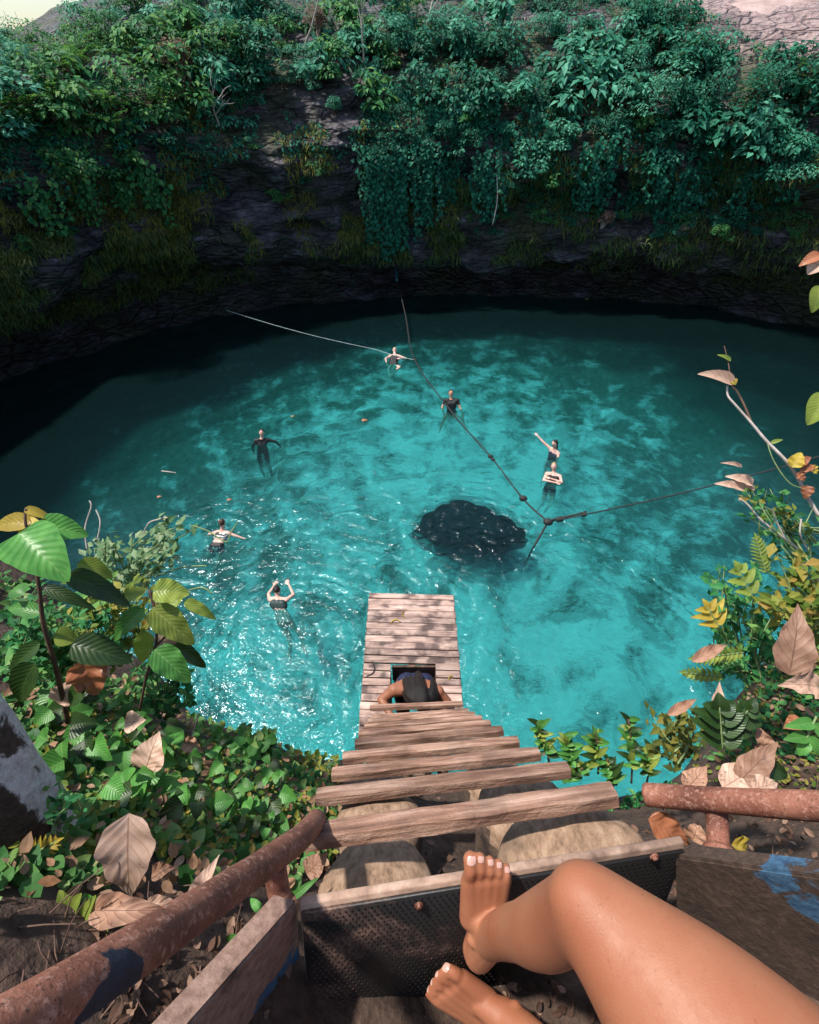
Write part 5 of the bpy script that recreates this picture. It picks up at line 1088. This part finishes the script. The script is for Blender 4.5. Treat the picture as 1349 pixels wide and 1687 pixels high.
# dead leaves one can single out
DEAD = [(212, 1340, 214, 1482, 84, .84, 'bl_pale', 'large dry tan leaf standing upright below the ivy on the left', .12), (240, 1268, 262, 1206, 56, 1.2, 'bl_pale', 'pale pink dead leaf lying on the ivy slope', .1), (205, 1192, 240, 1186, 34, 1.45, 'bl_pale', 'small pale dead leaf above the pink dead leaf', .1), (300, 1222, 335, 1238, 24, 1.6, 'bl_dead', 'curled brown leaf near the edge above the ripple rings', .3), (375, 1262, 408, 1282, 20, 1.7, 'bl_pale', 'narrow pinkish leaf lying at the cliff edge beside the ivy', .2),
        (330, 1478, 358, 1412, 38, .86, 'bl_pale', 'torn cream leaf leaning on the left handrail', .35), (250, 1440, 290, 1428, 26, .95, 'bl_dead', 'small dark brown curled leaf right of the tall tan leaf', .3), (150, 1500, 285, 1500, 46, .80, 'bl_dead', 'long wavy brown leaf lying under the tall tan leaf', .35), (240, 1492, 300, 1488, 26, .84, 'bl_pale', 'curled pinkish leaf touching the rail from behind', .3), (270, 1652, 325, 1640, 32, .78, 'bl_pale', 'pale crumpled leaf between rail and steel plate', .3), (98, 1160, 120, 1118, 40, 1.35, 'bl_pale', 'bleached leaf hanging behind the tall plant stem', .2),
        (505, 1440, 540, 1405, 36, 1.15, 'bl_dead', 'brown leaf tucked behind the first rung at left', .2), (940, 1655, 850, 1668, 40, 1.06, 'bl_dead', 'brown ribbed leaf on the soil right of the lower foot', .15),
        (1300, 1112, 1316, 995, 58, 1.05, 'bl_dead', 'large red brown leaf standing tall on the right bank', .12), (1348, 1132, 1284, 1128, 44, 1.05, 'bl_pale', 'folded brown and cream leaf below the tall red brown leaf', .4), (1178, 1190, 1186, 1124, 26, 1.3, 'bl_pale', 'narrow tan leaf hanging in the middle of the right bank', .15), (1100, 1178, 1150, 1150, 16, 1.35, 'bl_dead', 'slim reddish leaf at the water side of the right bank', .3), (1258, 1240, 1245, 1192, 30, 1.1, 'bl_dead', 'curled brown leaf above the striped leaf on the right', .35),
        (1215, 1290, 1282, 1222, 44, 1.0, 'bl_dead', 'striped brown leaf with raised ribs over the right rail', .2), (1190, 1298, 1250, 1262, 50, 1.0, 'bl_pale', 'wide pale brown leaf just above the right rail', .15), (1240, 1300, 1282, 1290, 36, .95, 'bl_pale', 'small pale leaf lying against the top of the right rail', .2), (1130, 1300, 1165, 1262, 36, 1.1, 'bl_dead', 'dull brown leaf by the start of the right rail', .2), (1068, 1350, 1140, 1392, 44, 1.08, 'bl_orange', 'orange brown leaf under the right rail left of its post', .2), (1140, 1385, 1150, 1352, 34, 1.05, 'bl_dead', 'brown leaf standing against the right rail post', .3),
        (1205, 1392, 1232, 1402, 34, .98, 'bl_yellow', 'yellow brown leaf lying right of the rail post', .3), (1318, 1428, 1355, 452, 0, 0, '', '', 0), (1320, 1185, 1290, 1200, 24, 1.0, 'bl_orange', 'small rusty leaf beside the long green blades', .2), (1140, 1090, 1200, 1060, 20, 1.35, 'bl_dead', 'thin brown leaf under the yellow fern on the right', .3)]
for (a, b, c, e, w_, d, mt, lab, wv) in DEAD:
    if not lab: continue
    o = LP(a, b, c, e, w_, d, mt, None, .01, wave=wv, name='dead_leaf', pw=.95, serr=.03, curl=.10 if wv < .3 else .3, fold=.12 if wv < .3 else .4, twist=0 if wv < .3 else .5); tag(o, lab, 'dead leaf')
# lobed fern leaves left of the rail
def lobed(name, label, base, tip, n, w_, d, matn, cat='fern', lobe=22):
    root = empty(name, W(base[0], base[1], d), label, cat); mb = MB(); A = Vector((base[0], base[1], 0)); B = Vector((tip[0], tip[1], 0)); s_ = (B - A).normalized(); pr = Vector((-s_.y, s_.x, 0)); mb.tube(spline([W(*(A + (B - A) * t).xy, d) for t in (0, .5, 1)], 5), .0022, 6); mb.build('stem', M['greenstem'], root)
    for i in range(n):
        t = (i + .5) / n; c = A + (B - A) * t; ln = w_ * math.sin(math.pi * (.2 + .7 * t))
        for s2 in (-1, 1): e = c + pr * s2 * ln + s_ * ln * .6; LP(c.x, c.y, e.x, e.y, lobe, d, matn, root, .0, curl=.1, name='leaflet')
    LP(A.x + (B.x - A.x) * .9, A.y + (B.y - A.y) * .9, B.x + s_.x * w_ * .5, B.y + s_.y * w_ * .5, lobe, d, matn, root, name='leaflet')
lobed('lobed_fern', 'bright green lobed fern leaf behind the left handrail', (160, 1580), (110, 1490), 4, 52, .80, 'bl_lime', lobe=26)
lobed('lobed_fern', 'shiny lime fern frond crossing behind the lobed leaf', (190, 1560), (150, 1492), 4, 46, .82, 'bl_green', lobe=22)
lobed('yellow_fern', 'yellow fern frond at the left edge by the mossy roots', (18, 1425), (95, 1385), 9, 22, .85, 'bl_yellow', lobe=7)
lobed('yellow_fern', 'yellow green fern frond low on the right bank by the water', (1225, 1075), (1140, 1085), 11, 16, 1.4, 'bl_lime', lobe=6)
lobed('yellow_fern', 'upright pale fern frond standing on the right bank', (1262, 945), (1245, 885), 10, 16, 1.5, 'bl_lime', lobe=5)
lobed('yellow_fern', 'drooping yellow frond tips pointing at the pale water on the right', (1190, 1115), (1125, 1108), 8, 13, 1.4, 'bl_lime', lobe=7)
lobed('star_leaf_plant', 'star shaped pale green leaf plant leaning over the water right', (1240, 985), (1215, 935), 3, 26, 1.4, 'bl_lime', 'plant', 14)
lobed('star_leaf_plant', 'yellow star leaf with drooping fingers right of the pale water', (1185, 1035), (1165, 1000), 3, 32, 1.4, 'bl_yellow', 'plant', 12)
lobed('dark_lobed_plant', 'dark green deeply lobed plant in the middle of the right bank', (1190, 1235), (1185, 1165), 4, 48, 1.08, 'bl_dark', 'plant', 28)
lobed('dark_lobed_plant', 'second dark lobed leaf reaching right of the dark lobed plant', (1200, 1215), (1235, 1165), 3, 34, 1.08, 'bl_dark', 'plant', 22)
lobed('blade_plant', 'long green bladed plant at the right edge above the rail', (1345, 1180), (1325, 1225), 2, 44, .95, 'bl_green', 'plant', 20)
for (a, b, c, e, w_, d, mt, lab) in ((1352, 420, 1316, 438, 20, 1.3, 'bl_orange', 'orange tipped leaf hanging in at the upper right edge'), (1352, 432, 1330, 452, 26, 1.3, 'bl_pale', 'pale orange leaf under the orange tipped leaf'), (1354, 470, 1338, 515, 28, 1.3, 'bl_lime', 'yellow green leaf at the right edge below the orange leaves'), (1365, 650, 1330, 700, 40, 1.3, 'bl_lime', 'large lime leaf cut by the right edge over dark water'), (478, 1482, 524, 1446, 12, 1.05, 'bl_green', 'green leaf sliver between the first rung and foot board'), (512, 1668, 480, 1655, 18, .98, 'bl_green', 'green leaf at the bottom under the foot board'), (490, 1690, 505, 1660, 20, .95, 'bl_green', 'bright leaf with long stalk at the bottom left of the foot board'), (535, 1600, 550, 1640, 12, .95, 'bl_green', 'slim green leaf against the left end of foot board'), (330, 1560, 300, 1610, 16, .86, 'bl_lime', 'lime leaf poking from under the left handrail'), (395, 1545, 355, 1570, 22, .90, 'bl_green', 'green leaf pair between handrail and steel plate'), (430, 1500, 412, 1480, 14, .95, 'bl_green', 'tiny green leaf left of the left rail post'), (245, 1640, 290, 1625, 18, .80, 'bl_green', 'mint green leaf low between rail and plate'), (1250, 1265, 1300, 1275, 30, 1.05, 'bl_dark', 'dark leaf hidden among brown leaves above the right rail')):
    tag(LP(a, b, c, e, w_, d, mt, None, .02, name='leaf'), lab, 'leaf')
# right bank bushes
small_plant('small_leaf_bush', 'green twiggy bush on the right bank beside the pale water', 1240, 1110, 1.55, cloud(1230, 1010, 70, 80, 1.5, 24, 21), .036, 'green', 21, per=15)
small_plant('small_leaf_bush', 'yellow green bush crowning the right bank at the picture edge', 1330, 1050, 1.4, cloud(1310, 950, 55, 55, 1.35, 20, 22), .042, 'yellow', 22, per=14)
small_plant('small_leaf_bush', 'loose light green shoots above the right bank', 1320, 930, 1.6, cloud(1285, 845, 60, 45, 1.6, 15, 23), .034, 'green', 23, per=9)
small_plant('small_leaf_bush', 'fresh green sprigs trailing over the teal water at right', 1349, 880, 1.6, [(1215, 815, 1.6), (1235, 800, 1.6), (1250, 822, 1.6), (1275, 835, 1.6), (1300, 838, 1.55)], .030, 'yellow', 24, per=12)
small_plant('small_leaf_bush', 'low brownish green bush at the foot of the right bank', 1120, 1250, 1.5, cloud(1130, 1200, 60, 35, 1.5, 16, 25), .036, 'olive', 25, per=12)
for i, (px, py, tx, ty, lab) in enumerate(((905, 1262, 885, 1190, 'slender leafy shoot beside the right end of the third rung'), (950, 1275, 930, 1215, 'glossy green rosette shoot right of the slender leafy shoot'), (985, 1275, 980, 1205, 'reddish tipped shoot in the middle of the ledge plants'), (1040, 1290, 1035, 1185, 'tallest green shoot with long pointed leaves on the ledge'), (1010, 1300, 1000, 1250, 'short bushy shoot between rung ends and right rail'), (1065, 1290, 1070, 1230, 'dark green shoot at the start of the right rail'), (930, 1290, 960, 1265, 'low leafy shoot behind the second rung'))):
    root = empty('ledge_shoot', W(px, py, 1.9), lab, 'plant', 'shoots on the ledge right of the ladder'); mb = MB(); mb.tube(spline([W(px, py, 1.9), W((px + tx) / 2 + 4, (py + ty) / 2, 1.87), W(tx, ty, 1.85)], 5), .004, 6); mb.build('stem', M['stem'], root); rs = random.Random(40 + i)
    for q in range(22):
        t = .25 + .75 * q / 21; cx, cy = px + (tx - px) * t, py + (ty - py) * t; a = q * 2.4 + rs.uniform(-.4, .4); ln = rs.uniform(20, 40) * (1.1 - .35 * t)
        LP(cx, cy, cx + math.cos(a) * ln * .8, cy + math.sin(a) * ln * .55 - ln * .35 * rs.random() , ln * .34, 1.86, rs.choice(['bl_green', 'bl_green', 'bl_dark', 'bl_lime']), root, rs.uniform(-.03, .03))
# bare twig on the right with its pale leaf
tw = empty('bare_twig', W(1340, 835, 1.35), 'pale bare twig rising over dark water with one whitish leaf', 'twig')
mb = MB(); pts = spline([W(1349, 850, 1.35), W(1330, 818, 1.35), W(1302, 768, 1.35), W(1264, 728, 1.36), W(1238, 697, 1.37), W(1212, 668, 1.38), W(1199, 652, 1.39), W(1198, 636, 1.39)], 6); mb.tube(pts, list(np.linspace(.0052, .0026, len(pts))), 8, True, .3); mb.build('main_stem', M['palestem'], tw)
mb = MB(); pts = spline([W(1238, 698, 1.37), W(1226, 668, 1.38), W(1214, 645, 1.39), W(1205, 634, 1.39), W(1200, 600, 1.4), W(1193, 570, 1.41)], 6); mb.tube(pts, list(np.linspace(.0034, .0014, len(pts))), 6, True, .3); mb.build('side_stem', M['stem'], tw)
mb = MB(); mb.tube(spline([W(1264, 730, 1.36), W(1275, 760, 1.35), W(1300, 795, 1.34), W(1328, 806, 1.33)], 6), .0016, 6); mb.build('tendril', M['greenstem'], tw)
LP(1208, 633, 1150, 615, 22, 1.39, 'bl_pale', tw, .03, fold=.4); LP(1206, 626, 1212, 634, 12, 1.39, 'bl_yellow', tw); LP(1204, 594, 1182, 584, 8, 1.4, 'bl_lime', tw); LP(1270, 730, 1290, 724, 7, 1.36, 'bl_lime', tw)
for a in ((1305, 770, 1320, 745, 22), (1310, 768, 1336, 752, 16), (1318, 775, 1345, 768, 14), (1312, 780, 1326, 792, 16), (1330, 800, 1326, 822, 18), (1335, 770, 1347, 780, 14)): LP(*a[:4], a[4], 1.33, 'bl_yellow' if a[0] % 2 else 'bl_orange', tw, wave=.2)
tw = empty('bare_twig', W(1300, 900, 1.5), 'thin forked twig reaching left over the teal water with grey leaves', 'twig')
mb = MB(); mb.tube(spline([W(1320, 908, 1.5), W(1290, 885, 1.5), W(1255, 858, 1.5), W(1232, 832, 1.5), W(1218, 822, 1.5)], 6), .0032, 7); mb.tube(spline([W(1296, 892, 1.5), W(1282, 865, 1.5), W(1272, 838, 1.5)], 5), .0024, 6); mb.tube(spline([W(1330, 905, 1.5), W(1318, 880, 1.5), W(1320, 855, 1.5)], 5), .0024, 6); mb.build('main_stem', M['palestem'], tw)
for a in ((1226, 806, 1178, 796, 16), (1240, 798, 1196, 784, 18), (1222, 769, 1188, 762, 8), (1243, 806, 1222, 800, 10)): LP(*a[:4], a[4], 1.5, 'bl_pale', tw, wave=.1, fold=.3)
# trunk with white bark patches and a painted lit side at the left edge
tr_ = empty('tree_trunk', W(60, 1330, .9), 'leaning tree trunk with white flaking bark and painted light along its upper edge', 'tree')
mb = MB(); mb.tube(spline([W(-190, 1100, .72), W(-112, 1190, .78), W(-36, 1275, .84), W(28, 1345, .90), W(86, 1425, .96)], 8), [.090 - .0008 * i for i in range(33)], 40, True, .14); mb.build('trunk', M['lichen_lit_side'], tr_)
for (pts, r_) in (([(60, 1330, .92), (120, 1420, .95), (180, 1470, .97)], .028), ([(40, 1380, .9), (30, 1480, .85), (10, 1580, .8)], .045), ([(110, 1445, .95), (200, 1480, .93), (270, 1490, .95)], .016), ([(20, 1420, .85), (90, 1560, .85), (60, 1687, .82)], .03)):
    mb = MB(); p_ = spline([W(*q) for q in pts], 8); mb.tube(p_, list(np.linspace(r_, r_ * .55, len(p_))), 18, True, .3); mb.build('root', M['bark'], tr_)
small_plant('trunk_sprig', 'tiny bright green sprigs at the foot of the white barked trunk', 100, 1335, .92, cloud(95, 1325, 26, 22, .92, 7, 31), .020, 'green', 31, per=8)
small_plant('trunk_sprig', 'mint green round leaves on the dark roots', 110, 1430, .92, cloud(108, 1400, 16, 38, .92, 6, 32), .022, 'pale', 32, per=6)
# floating leaves and bits on the water
for (px, py, r_, mt, lab) in ((601, 694, .09, 'bl_orange', 'orange leaf floating in the middle of the pool'), (968, 494, .10, 'bl_lime', 'pale leaf floating on the dark far water'), (806, 487, .07, 'bl_yellow', 'tiny yellow leaf floating left of the pale far leaf'), (873, 484, .06, 'bl_yellow', 'tiny yellow leaf floating between the two others far out'), (262, 820, .05, 'bl_orange', 'small orange leaf floating at the left'), (378, 825, .06, 'bl_orange', 'small brown leaf floating above the bikini swimmer'), (484, 688, .09, 'bl_dark', 'dark leaf floating above the wetsuit swimmer')):
    c = P(px, py, .02); o = leaf_obj(c - Vector((r_, 0, 0)), c + Vector((r_, .05, .01)), r_ * 1.4, mt, None, (0, 0, 1), name='floating_leaf'); tag(o, lab, 'leaf')
c = P(278, 777, .03); mb = MB(); mb.tube([c - Vector((.2, -.03, 0)), c + Vector((.2, -.05, 0))], .015, 6); tag(mb.build('floating_stick', M['palestem']), 'short pale stick floating on the left dark water', 'stick')

# ------------------------------------------------------------------ tell look-alike shrubs and vines apart by their order along the wall
ORD = 'first second third fourth fifth sixth seventh eighth ninth tenth eleventh twelfth thirteenth fourteenth fifteenth sixteenth seventeenth eighteenth nineteenth twentieth twenty-first twenty-second twenty-third twenty-fourth twenty-fifth twenty-sixth twenty-seventh twenty-eighth twenty-ninth thirtieth'.split()
by = {}
for o in list(bpy.data.objects):
    if o.parent is None and o.get('group') and o.get('label') and o.name.split('.')[0] in ('shrub', 'fern', 'hanging_vine'): by.setdefault(o['label'], []).append(o)
for lab, L in by.items():
    if 1 < len(L) <= 30:
        L.sort(key=lambda o: o.location.x / max(o.location.y, .1))
        for i, o in enumerate(L): o['label'] = (lab.replace(' of the cliff', '').replace(' growing on', ' on').replace(' hanging down', ' on')) + ', ' + ('leftmost' if i == 0 else 'rightmost' if i == len(L) - 1 else ORD[i] + ' from left')

# the branch (outside the picture) that carries the leaves hanging in at the upper right edge
br = empty('overhanging_branch', W(1500, 900, 1.3), 'branch off the right edge holding orange and lime leaves over dark water', 'branch')
mb = MB(); mb.tube(spline([W(1600, 1000, 1.35), W(1480, 820, 1.32), W(1400, 640, 1.3), W(1368, 500, 1.3), W(1356, 425, 1.3)], 8), list(np.linspace(.010, .003, 33)), 8, True, .2); mb.build('stem', M['stem'], br)
